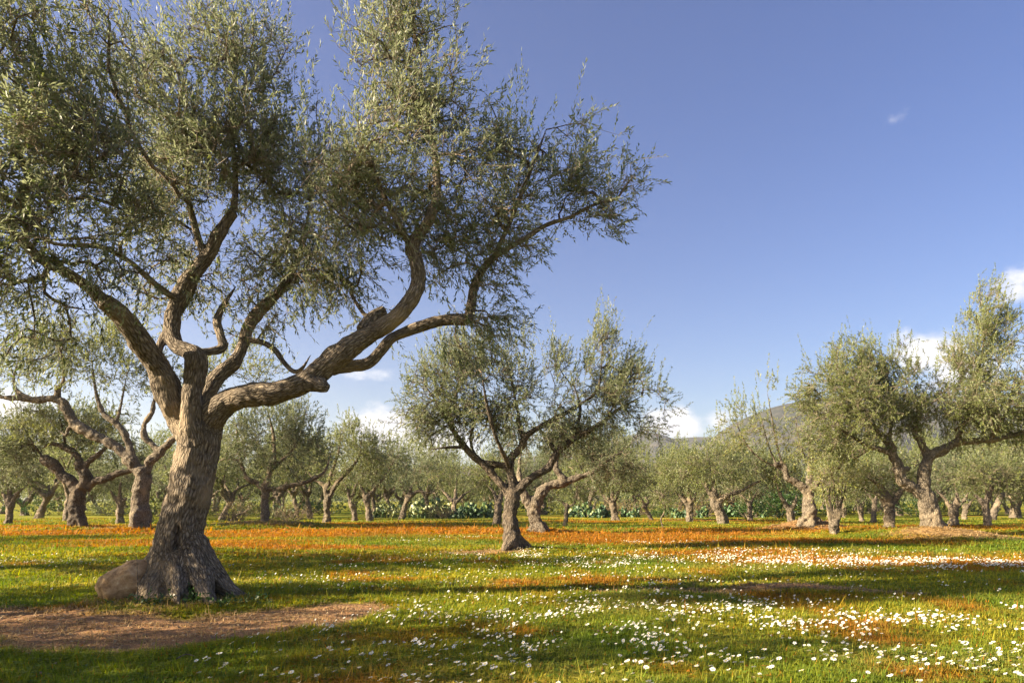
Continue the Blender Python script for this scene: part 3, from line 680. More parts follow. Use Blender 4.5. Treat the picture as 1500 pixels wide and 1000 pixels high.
small(478, 768, 7, (480, 730), [[(476, 712), (462, 703), (450, 690)], [(490, 712), (505, 695), (525, 670), (530, 640)], [(482, 705), (495, 665), (500, 630)]], [(520, 660, 36, 35), (490, 680, 38, 28), (522, 628, 24, 16), (555, 670, 30, 32)], 21, 'olive tree with a pale knotted trunk next to the slim straight one', n=200, bmat=BARK_L)
small(520, 764, 5.5, (514, 734), [[(508, 715), (500, 700)], [(520, 715), (530, 690)]], [(530, 690, 30, 25), (505, 700, 25, 20)], 22, 'thin leaning olive trunk between two knotted ones', lean=4, n=90)
small(542, 764, 6, (537, 728), [[(528, 712), (518, 700)], [(552, 712), (568, 690), (580, 670)]], [(570, 680, 36, 30), (545, 690, 30, 22), (585, 665, 20, 25)], 23, 'knotted olive tree with a long limb rising toward the cactus clump', n=130, lmat=LEAF)
small(588, 761, 5, (597, 728), [[(590, 715), (580, 705)], [(612, 720), (630, 722), (640, 715)], [(605, 710), (615, 690)]], [(610, 695, 38, 24), (630, 680, 30, 22), (590, 700, 25, 18)], 24, 'little olive tree bending over the pale cactus clump', n=110, lmat=LEAF)
small(664, 757, 5, (666, 734), [[(652, 722), (642, 714)], [(680, 724), (692, 716)], [(668, 715), (670, 695)]], [(660, 700, 42, 22), (690, 690, 30, 25), (640, 690, 30, 20)], 25, 'shaded olive tree with a widely forked dark trunk by the bluish cactus', n=120)
small(728, 770, 6.5, (730, 738), [[(724, 722), (712, 708)], [(736, 715), (748, 690)]], [(720, 690, 35, 25, .5), (700, 700, 30, 20, .3), (745, 680, 30, 25, 1)], 26, 'dark straight trunk of an olive hidden behind the lone rounded tree', n=110)
small(828, 772, 4, (830, 741), [[(824, 735), (812, 730)], [(842, 735), (846, 712), (842, 690)]], [(835, 715, 32, 15), (860, 715, 24, 14), (815, 722, 16, 10)], 27, 'slender olive with a thin pale straight stem and one bent arm', n=80, bmat=BARK_L)
small(902, 763, 7, (897, 735), [[(886, 728), (880, 722)], [(905, 722), (915, 708)], [(897, 718), (895, 700)]], [(900, 708, 40, 20), (880, 700, 26, 20), (925, 700, 24, 22), (900, 690, 30, 14)], 28, 'small round olive on a short leaning trunk in a sunlit gap', n=140, bmat=BARK_L)
small(955, 762, 3.5, (944, 741), [[(940, 730), (930, 722)], [(950, 735), (956, 722)]], [(950, 700, 32, 24), (975, 690, 28, 22), (940, 690, 24, 20)], 29, 'olive with a spindly slanting stem and pale yellow crown below the hill', n=120)
small(1010, 765, 6, (1010, 738), [[(1000, 730), (994, 724)], [(1018, 728), (1020, 710)], [(1008, 715), (1000, 695)]], [(1005, 700, 38, 28), (985, 685, 30, 24), (1020, 680, 30, 22)], 30, 'olive with a broken pale stub on its upright trunk', n=150, bmat=BARK_L)
small(1060, 768, 8.5, (1049, 738), [[(1040, 722), (1034, 712), (1036, 700)], [(1062, 726), (1082, 720), (1105, 708), (1125, 698)], [(1045, 705), (1040, 685)]], [(1045, 690, 45, 26), (1020, 680, 32, 26), (1080, 680, 40, 22), (1060, 660, 36, 18), (1110, 690, 24, 16)], 31, 'olive tree with a trunk leaning over to one low sweeping limb', lean=5, n=200, bmat=BARK_L)
small(1099, 763, 4.5, (1098, 738), [[(1090, 728), (1082, 722)], [(1104, 728), (1112, 715)]], [(1100, 718, 26, 14), (1085, 708, 24, 14)], 32, 'small straight olive trunk framed under the low sweeping limb', n=70)
small(1160, 768, 6.5, (1157, 745), [[(1147, 733), (1140, 715), (1137, 700)], [(1166, 732), (1166, 722)]], [(1145, 690, 30, 20), (1165, 705, 22, 14), (1125, 690, 22, 16)], 33, 'olive with a pink-grey trunk forking like a V next to the swollen trunk', n=80, bmat=BARK_L)
small(1303, 773, 10, (1303, 738), [[(1292, 728), (1284, 722), (1270, 718)], [(1313, 730), (1324, 716), (1340, 712)], [(1298, 722), (1282, 706), (1272, 700)]], [(1290, 695, 45, 20), (1330, 700, 34, 18, .6), (1270, 690, 32, 22), (1255, 705, 24, 16)], 34, 'stout olive with a furrowed pale trunk in the shade of the large mound tree', n=150, bmat=BARK_L)
small(1397, 770, 7.5, (1396, 744), [[(1384, 730), (1372, 718)], [(1402, 728), (1400, 715)], [(1412, 732), (1420, 718)]], [(1400, 695, 42, 26, .5), (1380, 690, 32, 22, .8), (1430, 690, 30, 24, .5)], 35, 'dark-trunked olive forked low, just past the large mound tree', n=140, lmat=LEAF)
small(1448, 771, 6.5, (1443, 738), [[(1432, 728), (1424, 722)], [(1452, 720), (1455, 708), (1475, 704), (1495, 708)], [(1446, 718), (1440, 700)]], [(1450, 690, 40, 24), (1485, 695, 36, 22), (1425, 695, 28, 20)], 36, 'olive with an arm reaching sideways out of its short speckled trunk', n=150)
small(1412, 761, 5, (1415, 742), [[(1408, 734), (1404, 728)], [(1422, 735), (1428, 728)]], [(1415, 712, 32, 18), (1440, 708, 26, 18)], 37, 'pale squat olive glimpsed between the dark fork and the sideways arm', n=80, bmat=BARK_L)
small(1262, 764, 5, (1260, 742), [[(1255, 732), (1246, 726)], [(1268, 732), (1276, 724)]], [(1255, 712, 32, 18), (1275, 705, 26, 18), (1235, 715, 24, 15)], 38, 'small olive between the sprouting stump and the furrowed trunk', n=90)
small(1280, 766, 4.5, (1281, 735), [[(1274, 726), (1268, 722)], [(1286, 722), (1290, 712)]], [(1285, 705, 28, 15, .5), (1262, 700, 22, 15, .5)], 39, 'dark thin olive trunk close to the furrowed one', n=70, lmat=LEAF)
small(1494, 760, 5, (1490, 745), [[(1482, 735), (1474, 728)], [(1496, 735), (1505, 728)]], [(1490, 715, 34, 18), (1515, 710, 28, 20)], 40, 'olive at the field edge with a slanting trunk beyond the sideways arm', n=90)
small(12, 768, 7, (16, 738), [[(6, 725), (-8, 715)], [(26, 722), (38, 712)], [(14, 715), (8, 695)]], [(10, 690, 46, 26), (45, 690, 30, 22), (-25, 695, 30, 24), (15, 665, 34, 18)], 41, 'olive with two crossing dark stems at the edge of the grove', n=170, lmat=LEAF)
small(176, 768, 6, (176, 738), [[(166, 725), (160, 715)], [(184, 730), (186, 728)], [(176, 715), (178, 700)]], [(165, 700, 34, 22, .4), (190, 690, 26, 20, .8), (140, 705, 28, 18)], 42, 'small gnarled olive behind the gap between two thick trunks', n=100, lmat=LEAF)

# young whip of an olive standing alone in the red strip
px_tree(970, 776, [('trunk', [(970, 782, 2.2), (971, 772, 1.6), (968, 760, 1.5), (973, 750, 1.5), (974, 742, 1.7), (972, 736, 1.6), (970, 725, 1.0)])], [(972, 722, 12, 12, 0, .4, 1)], 50, 'young thin olive with a crooked bare stem in the red meadow strip', D=31.8, n_clump=14, voxel=.022, **{k: v for k, v in FARK.items() if k not in ('voxel', 'flare')}, group=None, up=.8)
# pollarded stump with shoots
px_tree(1223, 785, [('trunk', [(1223, 795, 12), (1223, 782, 10), (1222, 770, 10.5), (1221, 762, 9)]),
    *[(str(i), [(1222 + o * .6, 768, 2.6), (1222 + o, 745, 1.9), (1222 + o * 1.5 + (i % 2) * 2, 725, 1.5), (1222 + o * 2.1, 700 - 6 * (i % 3), 1.0, (i % 3 - 1) * .4)]) for i, o in enumerate((-10, -7, -4, -1, 3, 6, 9))]],
    [(1222, 700, 26, 24, 0, .8, 1), (1240, 685, 20, 18, 0, .6, .5)], 51, 'hollow olive stump sprouting a fan of thin upright stems', D=26.6, n_clump=40, voxel=.03, up=.9, bmat=BARK_L, group=None, tone=(.75, .1),
    hollow=[(*P3(1228, 777, 26.6), .13, .2, .22)], **{k: v for k, v in FARK.items() if k not in ('voxel',)}, name='sprouting_stump')
# ------------------------------------------------------------------ repeated olives: farther rows, and those beside the view that shade the meadow
def template(seed, H, R, th, tr, nl, label, group, **k):
    rs = np.random.RandomState(seed)
    lean = rs.normal(scale=.25, size=2)
    top = np.array([lean[0], lean[1], th])
    L = [('trunk', np.array([(0, 0, -.25), (0, 0, .05), (*(lean * .3 + rs.normal(scale=.06, size=2)), th * .5), top, top + (0, 0, .25)]), np.array([tr * 1.5, tr * 1.05, tr * .68, tr * .72, tr * .4]))]
    B = []; a0 = rs.uniform(0, 6.28)
    for i in range(nl):
        a = a0 + i * 6.283 / nl + rs.normal(scale=.3); u = np.array([math.cos(a), math.sin(a), 0])
        p = top - (0, 0, .1); pts = [p]; rr = [tr * .7]
        zt = (H - th) * rs.uniform(.35, .6)
        for j in range(1, 6):
            t = j / 5
            p = top + u * R * .85 * t + np.array([0, 0, zt * t ** .8]) + rs.normal(scale=.16, size=3) * (R / 3)
            pts.append(p); rr.append(tr * .62 * (1 - .8 * t) + .012)
        L.append((str(i), np.array(pts), np.array(rr)))
        q = pts[2] + np.array([0, 0, .1]); v = unit(np.array([u[0] * .3 - u[1] * .5, u[1] * .3 + u[0] * .5, 1.0]))
        L.append((str(i), np.array([pts[2], q + v * (H - th) * .3, q + v * (H - th) * .6 + rs.normal(scale=.15, size=3)]), np.array([tr * .35, tr * .22, .02])))
        B += [(pts[4], np.array([R * .46, R * .46, (H - th) * .26]), 1), (q + v * (H - th) * .6, np.array([R * .38, R * .38, (H - th) * rs.uniform(.2, .32)]), 1)]
    B.append((top + (0, 0, (H - th) * .62), np.array([R * .55, R * .55, (H - th) * .25]), 1))
    return build_tree((0, 0, 0), L, B, seed, label, 'olive tree', group, **k)

FAR_LABEL, FAR_GROUP = 'far olive tree in the crowded rows beyond the cactus hedge', 'far olive trees closing the grove'
TK = {**FARK, 'leaf': (.16, .058), 'n_leaf': 9, 'sprigs': 8, 'voxel': .06, 'n_clump': 260, 'clump_s': .30}
temps = [template(101, 6.2, 3.0, 1.7, .30, 4, FAR_LABEL, FAR_GROUP, **TK), template(102, 5.4, 3.3, 1.5, .34, 3, FAR_LABEL, FAR_GROUP, **{**TK, 'lmat': LEAF}),
         template(103, 6.8, 2.7, 1.9, .26, 4, FAR_LABEL, FAR_GROUP, **TK), template(104, 5.8, 3.2, 1.3, .38, 5, FAR_LABEL, FAR_GROUP, **TK)]
used = set()
def place(k, x, y, s, rz, label=FAR_LABEL, group=FAR_GROUP):
    t = temps[k]
    o = t if k not in used else copy_tree(t)
    used.add(k)
    o.location = (x, y, float(height([x], [y])[0])); o.scale = (s, s, s * random.uniform(.92, 1.08)); o.rotation_euler = (0, 0, rz)
    o['label'] = label; o['group'] = group
    return o
random.seed(4)
rows = [(62, 18, .74), (71, 18, .74), (81, 19, .74), (93, 20, .75), (108, 20, .76)]
for Y, n, f in rows:
    for i in range(n):
        x = (-f + 2 * f * (i + .5 + random.uniform(-.32, .32)) / n) * Y
        sc = random.uniform(.85, 1.15)
        if -.12 * Y < x < .0 * Y: sc *= .85
        place(random.randrange(4), x, Y + random.uniform(-3.5, 3.5), sc, random.uniform(0, 6.28))
# flanking ones at middle distance on the left and right edges
for x, y, s in [(-30, 46, 1.0), (-36, 52, 1.05), (-24, 53, .95), (-20, 47, .85), (-14.5, 49, .9), (33, 47, .95), (39, 53, 1.0), (26, 54, .9), (19.5, 55, .85)]:
    place(random.randrange(4), x, y, s, random.uniform(0, 6.28), 'mid-distance olive tree filling the gaps between the nearer trunks', 'olive trees between the near grove and the far rows')
SHADE = [(-11.8, 6.6, .84), (-12.6, 2.0, 1.0), (-14.4, 12.2, 1.02), (-9.5, -3.0, 1.0), (-29, 20, 1.05)]
for x, y, s in SHADE:
    place(random.randrange(4), x, y, s, random.uniform(0, 6.28), 'olive tree beside the view whose shade falls over the meadow', 'olive trees shading the meadow from outside the view')

# ------------------------------------------------------------------ far wood and hills
def far_wood():
    rs = np.random.RandomState(9)
    n = 2600
    az = rs.uniform(-.95, .95, n); Y = rs.uniform(118, 190, n); x = np.tan(az) * Y
    c = np.stack([x, Y, rs.uniform(1.2, 3.2, n) + 2.6 * (.5 + n2(x, Y, .06, 2)) * rs.uniform(.3, 1, n)], 1)
    S = 26
    pos = np.repeat(c, S, 0) + rs.normal(scale=(1.1, 1.1, .8), size=(n * S, 3))
    d = unit(rs.normal(size=(n * S, 3)) + (0, 0, .5))
    V, F, T = make_leaves(rs, pos, d, np.full(len(pos), .8), 4, .5, .17, np.repeat(rs.normal(.5, .15, n), S))
    tag(link('far_woods', new_mesh('far_woods', V, [F], [LEAF_P], attrs=[('tone', 'FLOAT', 'FACE', T)])), 'unbroken mass of far olive groves below the hills', kind='stuff')
far_wood()

def hills():
    m, nt, out, N = mat('hill_scrub')
    g = N('NewGeometry')
    n1 = N('TexNoise', ins={'Vector': g.outputs['Position'], 'Scale': .022, 'Detail': 8.0, 'Roughness': .72})
    c = ramp(N, n1.outputs['Fac'], [(.36, (.022, .028, .024)), (.5, (.048, .050, .038)), (.64, (.10, .090, .068))])
    p = N('BsdfPrincipled', ins={'Base Color': c, 'Roughness': 1.0, 'Specular IOR Level': 0.0})
    nt.links.new(p.outputs[0], out.inputs[0])
    def ridge(name, Yc, pts, depth, seed):
        pts = np.array(pts, float); X = (pts[:, 0] - 750) / 1000 * Yc; Z = (HZ - pts[:, 1]) / 1000 * Yc + CAMZ
        xs = np.linspace(X[0], X[-1], 260); ys = np.linspace(-1, 1, 70)
        gx, gy = np.meshgrid(xs, ys); x, y = gx.ravel(), gy.ravel()
        h = np.interp(x, X, Z)
        prof = np.clip(1 - np.abs(y) ** 1.25, 0, 1)
        P = np.stack([x * .006 * 2000 / Yc, y * 3.0, np.full_like(x, seed)], 1)
        z = h * prof * (1 + .28 * fbm(P, 4) * (np.abs(y) + .06)) - .22 * h * np.abs(fbm(P * 2.1, 4)) * (np.abs(y) * (1 - np.abs(y)) * 4) - 8 * (np.abs(y) > .96)
        V = np.stack([x, Yc + y * depth, z], 1); nx = len(xs)
        i = (np.arange(len(ys) - 1)[:, None] * nx + np.arange(nx - 1)[None]).ravel()
        tag(link(name, new_mesh(name, V, [np.stack([i, i + 1, i + nx + 1, i + nx], 1)], [m], smooth=True)), kind='structure')
    ridge('hill', 1500, [(1000, 735), (1015, 690), (1030, 652), (1055, 632), (1090, 612), (1125, 598), (1150, 591), (1200, 583), (1290, 574), (1400, 588), (1500, 600), (1620, 615), (1800, 650), (2100, 700), (2300, 735)], 520, 1.5)
    ridge('hill', 2100, [(300, 735), (500, 705), (640, 690), (760, 672), (850, 655), (905, 640), (945, 632), (965, 634), (985, 642), (1010, 640), (1060, 640), (1200, 660), (1400, 690), (1600, 735)], 600, 7.2)
hills()

# ------------------------------------------------------------------ prickly pears and bushes of the hedge
def cactus_material():
    m, nt, out, N = mat('cactus_skin')
    a = N('Attribute', attribute_name='tone'); g = N('NewGeometry')
    n = N('TexNoise', ins={'Vector': g.outputs['Position'], 'Scale': 5.0, 'Detail': 3.0})
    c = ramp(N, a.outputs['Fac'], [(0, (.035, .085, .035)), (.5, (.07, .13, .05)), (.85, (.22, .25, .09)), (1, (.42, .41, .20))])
    mx = N('Mix', data_type='RGBA', blend_type='MULTIPLY', ins={'Factor': .6, 'A': c, 'B': ramp(N, n.outputs['Fac'], [(.3, (.55, .55, .5)), (.7, (1.2, 1.2, 1.1))])})
    p = N('BsdfPrincipled', ins={'Base Color': mx.outputs['Result'], 'Roughness': .5})
    nt.links.new(p.outputs[0], out.inputs[0]); return m
CACT = cactus_material()

def cactus_template(seed, npad, H, spread, tone):
    rs = np.random.RandomState(seed)
    mb = MB(); tones = []
    u = np.linspace(0, 2 * np.pi, 10, endpoint=False)
    def pad(base, d, L, face):
        w = unit(np.cross(d, face)); f = np.cross(w, d)
        rows = [(0, .10, .5), (.15, .26, .8), (.45, .42, 1), (.75, .40, .9), (.93, .22, .6)]
        V = [base + d * L * t + L * (a * .92) * np.cos(u)[:, None] * w + L * .055 * th * np.sin(u)[:, None] * f for t, a, th in rows]
        V = np.vstack(V + [base[None], (base + d * L)[None]])
        i = np.arange(4)[:, None] * 10; j = np.arange(10)[None]; k = (j + 1) % 10
        Q = np.stack([i + j, i + k, i + 10 + k, i + 10 + j], -1).reshape(-1, 4)
        j = j[0]; k = k[0]
        T = np.vstack([np.stack([k, j, np.full(10, 50)], 1), np.stack([40 + j, 40 + k, np.full(10, 51)], 1)])
        mb.add(V, Q, T); tones.append(np.full(len(V), np.clip(rs.normal(tone, .2), 0, 1)))
    pads = []
    for i in range(max(3, npad // 6)):
        b = np.array([rs.uniform(-spread, spread), rs.uniform(-.4, .4) * spread, -.05]); d = unit(np.array([rs.normal(scale=.3), rs.normal(scale=.3), 1]))
        L = rs.uniform(.28, .38); f = unit(rs.normal(size=3) * (1, 1, .1)); pad(b, d, L, f); pads.append((b, d, L))
    while len(pads) < npad:
        b, d, L = pads[rs.randint(len(pads))]
        tip = b + d * L * rs.uniform(.8, .98)
        if tip[2] > H: continue
        d2 = unit(d + rs.normal(scale=.55, size=3) + (0, 0, .25)); L2 = rs.uniform(.20, .34); pad(tip, d2, L2, unit(rs.normal(size=3) * (1, 1, .2))); pads.append((tip, d2, L2))
    return mb.mesh('prickly_pear', [CACT], smooth=True, attrs=[('tone', 'FLOAT', 'POINT', np.concatenate(tones))])
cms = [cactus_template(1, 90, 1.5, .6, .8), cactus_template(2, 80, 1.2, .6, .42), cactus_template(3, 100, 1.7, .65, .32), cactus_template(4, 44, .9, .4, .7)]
random.seed(12)
def cactus(px_, py, k, s, label, group):
    D = CAMZ * 1000 / (py - HZ); x = (px_ - 750) / 1000 * D
    o = link('prickly_pear_cactus', cms[k], loc=(x, D, float(height([x], [D])[0]))); o.scale = (s, s, s); o.rotation_euler = (0, 0, random.choice((0, math.pi)) + random.uniform(-.4, .4))
    tag(o, label, 'cactus', group)
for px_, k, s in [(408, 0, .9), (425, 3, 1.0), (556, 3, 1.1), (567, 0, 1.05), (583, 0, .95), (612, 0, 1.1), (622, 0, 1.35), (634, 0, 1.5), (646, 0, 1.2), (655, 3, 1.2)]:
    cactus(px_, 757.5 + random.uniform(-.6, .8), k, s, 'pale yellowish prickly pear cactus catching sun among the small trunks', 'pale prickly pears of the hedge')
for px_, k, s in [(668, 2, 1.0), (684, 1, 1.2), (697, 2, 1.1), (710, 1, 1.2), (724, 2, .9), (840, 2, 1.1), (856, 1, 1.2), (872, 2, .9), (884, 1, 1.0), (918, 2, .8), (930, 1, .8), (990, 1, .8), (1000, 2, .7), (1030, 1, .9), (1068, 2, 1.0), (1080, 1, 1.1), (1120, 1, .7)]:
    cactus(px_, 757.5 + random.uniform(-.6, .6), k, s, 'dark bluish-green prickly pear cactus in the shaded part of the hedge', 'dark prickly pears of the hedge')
cactus(214, 768, 3, .9, 'small prickly pear cactus beside the pale twisted trunk', None)

def bush(x, y, rx, rz, n, lmat, leaf, label, seed, group=None, tone=.5, stems=14, zc=.55, name='bush', cat='bush'):
    rs = np.random.RandomState(seed)
    root = link(name, None, loc=(x, y, float(height([x], [y])[0]))); tag(root, label, cat, group)
    c = unit(rs.normal(size=(n, 3))) * rs.uniform(size=(n, 1)) ** .4 * (rx, rx * .8, rz * .5) + (0, 0, rz * zc)
    c[:, 2] = np.abs(c[:, 2]) * (1 + .25 * rs.normal(size=n).clip(-1, 1))
    d = unit(c - (0, 0, rz * .2) + rs.normal(scale=.4 * rx, size=(n, 3)) + (0, 0, .3))
    V, F, T = make_leaves(rs, c, d, rs.uniform(.2, .4, n), 9, *leaf, rs.normal(tone, .18, n))
    link('foliage', new_mesh('foliage', V, [F], [lmat], attrs=[('tone', 'FLOAT', 'FACE', T)]), root)
    mb = MB()
    for i in range(stems):
        e = c[rs.randint(n)]; b = np.array([e[0] * .25, e[1] * .25, -.05])
        P, R = catmull(np.array([b, b * .4 + e * .6 + rs.normal(scale=.1, size=3), e]), [.03, .018, .006], .2); mb.tube(P, R, 4)
    v = np.vstack(mb.V)
    link('stems', mb.mesh('stems', [BARK], smooth=True, attrs=[('bark', 'FLOAT_VECTOR', 'POINT', v)]), root)
    return root
bush(19.7, 49.5, 1.6, 2.0, 420, LEAF_G, (.16, .09), 'round glossy dark green bush beside the V-forked pink-grey trunk', 61, tone=.45)
bush(17.6, 50.5, 1.0, 1.3, 220, LEAF_G, (.14, .07), 'low green bush half behind the round glossy one', 62, tone=.6)
bush(-16.8, 41, 1.5, 1.3, 360, LEAF_B, (.10, .018), 'dry brown brushwood bush next to the slim straight olive', 63, tone=.5, stems=40)
bush(-13.8, 42.5, 1.6, .9, 260, LEAF_B, (.10, .02), 'low tangle of brown brush around the base of the slim olive', 64, tone=.35, stems=30)
bush(16.0, 57.5, 3.2, 1.9, 420, LEAF_B, (.16, .03), 'reddish-brown thicket on the bank behind the low sweeping limb', 65, tone=.15, stems=30)
bush(9.6, 57.5, 2.4, 1.2, 300, LEAF_B, (.14, .03), 'brown dead brush pile between two small olives', 66, tone=.3, stems=30)
bush(12.3, 55.5, 1.0, .6, 160, LEAF_G, (.14, .06), 'bright yellow-green weed clump at the edge of the cactus hedge', 67, tone=.95)
bush(-5.2, 50, .9, .8, 140, LEAF_B, (.10, .02), 'small straw-coloured bush at the foot of the knotted trunks', 68, tone=.7)
for i in range(30):
    Y = random.uniform(59, 66); x = (-.72 + 1.44 * (i + random.random()) / 30) * Y
    bush(x, Y, random.uniform(1.6, 2.6), random.uniform(1.1, 1.9), 170, (LEAF_G, LEAF_P, LEAF)[i % 3], (.2, .07), 'dark hedgerow shrub between the far trunks', 200 + i, 'hedgerow shrubs behind the grove', tone=.3, stems=8)

# ------------------------------------------------------------------ things at the foot of the great olive
def boulder():
    m, nt, out, N = mat('boulder_stone')
    g = N('NewGeometry')
    n1 = N('TexNoise', ins={'Vector': g.outputs['Position'], 'Scale': 9.0, 'Detail': 8.0, 'Roughness': .7})
    c = ramp(N, n1.outputs['Fac'], [(.32, (.14, .085, .045)), (.48, (.36, .235, .125)), (.60, (.46, .32, .18)), (.72, (.55, .44, .29))])
    b = N('Bump', ins={'Strength': .7, 'Distance': .03, 'Height': n1.outputs['Fac']})
    p = N('BsdfPrincipled', ins={'Base Color': c, 'Roughness': .95, 'Specular IOR Level': .1, 'Normal': b.outputs[0]})
    nt.links.new(p.outputs[0], out.inputs[0])
    nu, nv = 64, 40
    u = np.linspace(0, 2 * np.pi, nu, endpoint=False); v = np.linspace(0, np.pi, nv)
    U, W = np.meshgrid(u, v); s = lambda q, e: np.sign(q) * np.abs(q) ** e
    X = s(np.sin(W), .7) * s(np.cos(U), .75); Yy = s(np.sin(W), .7) * s(np.sin(U), .75); Z = s(np.cos(W), .75)
    P = np.stack([X, Yy, Z], -1).reshape(-1, 3)
    P = P * (.37, .30, .235)
    P = P * (1 + .20 * fbm(P * 3.3 + 4, 3) + .07 * fbm(P * 11, 3) - .05 * np.abs(perlin(P * 6)))[:, None]
    a = R_(-27); ca, sa = math.cos(a), math.sin(a)          # tilted up against the trunk
    P = np.stack([P[:, 0] * ca + P[:, 2] * sa, P[:, 1], -P[:, 0] * sa + P[:, 2] * ca], 1)
    i = np.arange(nv - 1)[:, None] * nu; j = np.arange(nu)[None]; k = (j + 1) % nu
    F = np.stack([i + j, i + nu + j, i + nu + k, i + k], -1).reshape(-1, 4)
    c0 = P3(187, 852, 9.2)
    o = link('boulder', new_mesh('boulder', P, [F], [m], smooth=True), loc=c0)
    tag(o, 'brown rounded boulder leaning against the base of the huge olive trunk', 'boulder')
boulder()

def weed(x, y, r, n, label, seed, tone=.62, leaf=(.055, .026)):
    rs = np.random.RandomState(seed)
    z0 = float(height([x], [y])[0])
    d = unit(rs.normal(size=(n, 3)) * (1, 1, .4) + (0, 0, .7)); c = rs.normal(scale=(r * .5, r * .4, .02), size=(n, 3)) + (0, 0, .02)
    V, F, T = make_leaves(rs, c, d, rs.uniform(.08, .2, n), 7, *leaf, rs.normal(tone, .2, n))
    o = link('leafy_weed', new_mesh('leafy_weed', V, [F], [LEAF_G], attrs=[('tone', 'FLOAT', 'FACE', T)]), loc=(x, y, z0)); tag(o, label, 'weed', 'weeds at the foot of the great olive')
for px_, Y, r, n, lab in [(284, 8.78, .12, 24, 'dark green leafy weed growing in the fold between the great olive roots'), (243, 8.72, .09, 12, 'small weed before the hollow at the great olive trunk foot'),
                          (330, 8.7, .26, 26, 'spreading weed in front of the far root of the great olive'), (200, 8.6, .24, 20, 'weed tuft beneath the brown boulder'), (372, 8.95, .2, 12, 'low weed where the great olive root enters the turf')]:
    weed((px_ - 750) / 1000 * Y, Y, r, n, lab, px_)

def litter(n, seed):
    """dry fallen olive leaves and crumbs of earth on the bare soil and in the turf near the great olive"""
    rs = np.random.RandomState(seed)
    x = rs.uniform(-9, 7, n); y = rs.uniform(5.2, 12.5, n)
    s_ = kinds(x, y)[0]; k = rs.uniform(size=n) < .12 + .9 * s_
    x, y = x[k], y[k]; n = len(x)
    p = np.stack([x, y, height(x, y) + .004 + .02 * rs.uniform(size=n) ** 3], 1)
    a = rs.uniform(0, 6.28, n); u = np.stack([np.cos(a), np.sin(a), rs.normal(scale=.35, size=n)], 1); w = unit(np.cross(u, rs.normal(scale=.4, size=(n, 3)) + (0, 0, 1)))
    L = rs.uniform(.02, .06, (n, 1)); W = L * rs.uniform(.12, .3, (n, 1))
    V = np.stack([p, p + u * L * .5 + w * W, p + u * L, p + u * L * .5 - w * W], 1).reshape(-1, 3)
    tag(link('leaf_litter', new_mesh('leaf_litter', V, [np.arange(len(V)).reshape(-1, 4)], [LEAF_B], attrs=[('tone', 'FLOAT', 'FACE', rs.uniform(0, 1, n))])), 'dry fallen leaves strewn over the bare soil and turf', kind='stuff')
litter(16000, 3)
def clods(n, seed):
    rs = np.random.RandomState(seed); mb = MB()
    ico = np.array([(1, 0, 0), (-1, 0, 0), (0, 1, 0), (0, -1, 0), (0, 0, 1), (0, 0, -1)], float) ; f = np.array([(0, 2, 4), (2, 1, 4), (1, 3, 4), (3, 0, 4), (2, 0, 5), (1, 2, 5), (3, 1, 5), (0, 3, 5)])
    x = rs.uniform(-9, 7, n * 6); y = rs.uniform(6, 12, n * 6); k = kinds(x, y)[0] > rs.uniform(.35, .9, n * 6); x, y = x[k][:n], y[k][:n]; z = height(x, y)
    for i in range(len(x)):
        r = .006 + .022 * rs.uniform() ** 3
        mb.add(unit(ico + rs.normal(scale=.25, size=(6, 3))) * r * rs.uniform(.6, 1.3, (6, 1)) * (1, 1, .6) + (x[i], y[i], z[i]), (), f)
    tag(link('pebbles', mb.mesh('pebbles', [plain('clod', (.25, .16, .09), .95)])), 'pebbles and clods scattered over the bare earth', kind='stuff')

def stick(name, P, R, label, cat, m=None):
    P, R = catmull(np.array(P), R, .03); mb = MB(); mb.tube(P, R, 6)
    me = mb.mesh(name, [m or BARK_L], smooth=True, attrs=[('bark', 'FLOAT_VECTOR', 'POINT', np.vstack(mb.V))])
    tag(link(name, me), label, cat)
def gp(px_, Y, z=0): x = (px_ - 750) / 1000 * Y; return (x, Y, float(height([x], [Y])[0]) + z)
stick('dry_stalk', [gp(201, 8.6), gp(201.5, 8.6, .3), gp(200, 8.6, .62)], [.006, .005, .003], 'thin dry stalk standing upright in front of the brown boulder', 'dry stalk')
stick('dry_stalk', [gp(1142, 9.6), gp(1143, 9.6, .16), gp(1141, 9.6, .33)], [.005, .004, .002], 'thin dry stalk standing beside the dark earth patch', 'dry stalk')
stick('fallen_twig', [gp(258, 5.9, .03), gp(272, 5.95, .06), gp(286, 5.9, .05)], [.008, .007, .003], 'short pale fallen twig lying on the shaded grass near the path', 'twig')
stick('fallen_branch', [gp(338, 43, .1), gp(348, 43, .5), gp(358, 43, .65), (gp(366, 43, 1.0))], [.09, .08, .06, .03], 'bleached fallen branch jutting from the brown brushwood', 'branch')

# ------------------------------------------------------------------ daisies
def petal_material():
    m, nt, out, N = mat('petal')
    p = N('BsdfPrincipled', ins={'Base Color': (.86, .85, .80, 1), 'Roughness': .6, 'Specular IOR Level': .2})
    t = N('BsdfTranslucent', ins={'Color': (.88, .87, .80, 1)})
    ms = N('MixShader', ins={0: .3, 1: p.outputs[0], 2: t.outputs[0]}); nt.links.new(ms.outputs[0], out.inputs[0]); return m
PETAL = petal_material()
def plain(name, c, r=.6):
    m, nt, out, N = mat(name)
    g = N('NewGeometry'); n = N('TexNoise', ins={'Vector': g.outputs['Position'], 'Scale': 90.0})
    cc = ramp(N, n.outputs['Fac'], [(.3, tuple(.8 * q for q in c)), (.7, tuple(min(1, 1.15 * q) for q in c))])
    p = N('BsdfPrincipled', ins={'Base Color': cc, 'Roughness': r}); nt.links.new(p.outputs[0], out.inputs[0]); return m
CENTRE = plain('daisy_centre', (.75, .50, .04)); STEM = plain('daisy_stem', (.10, .16, .03))

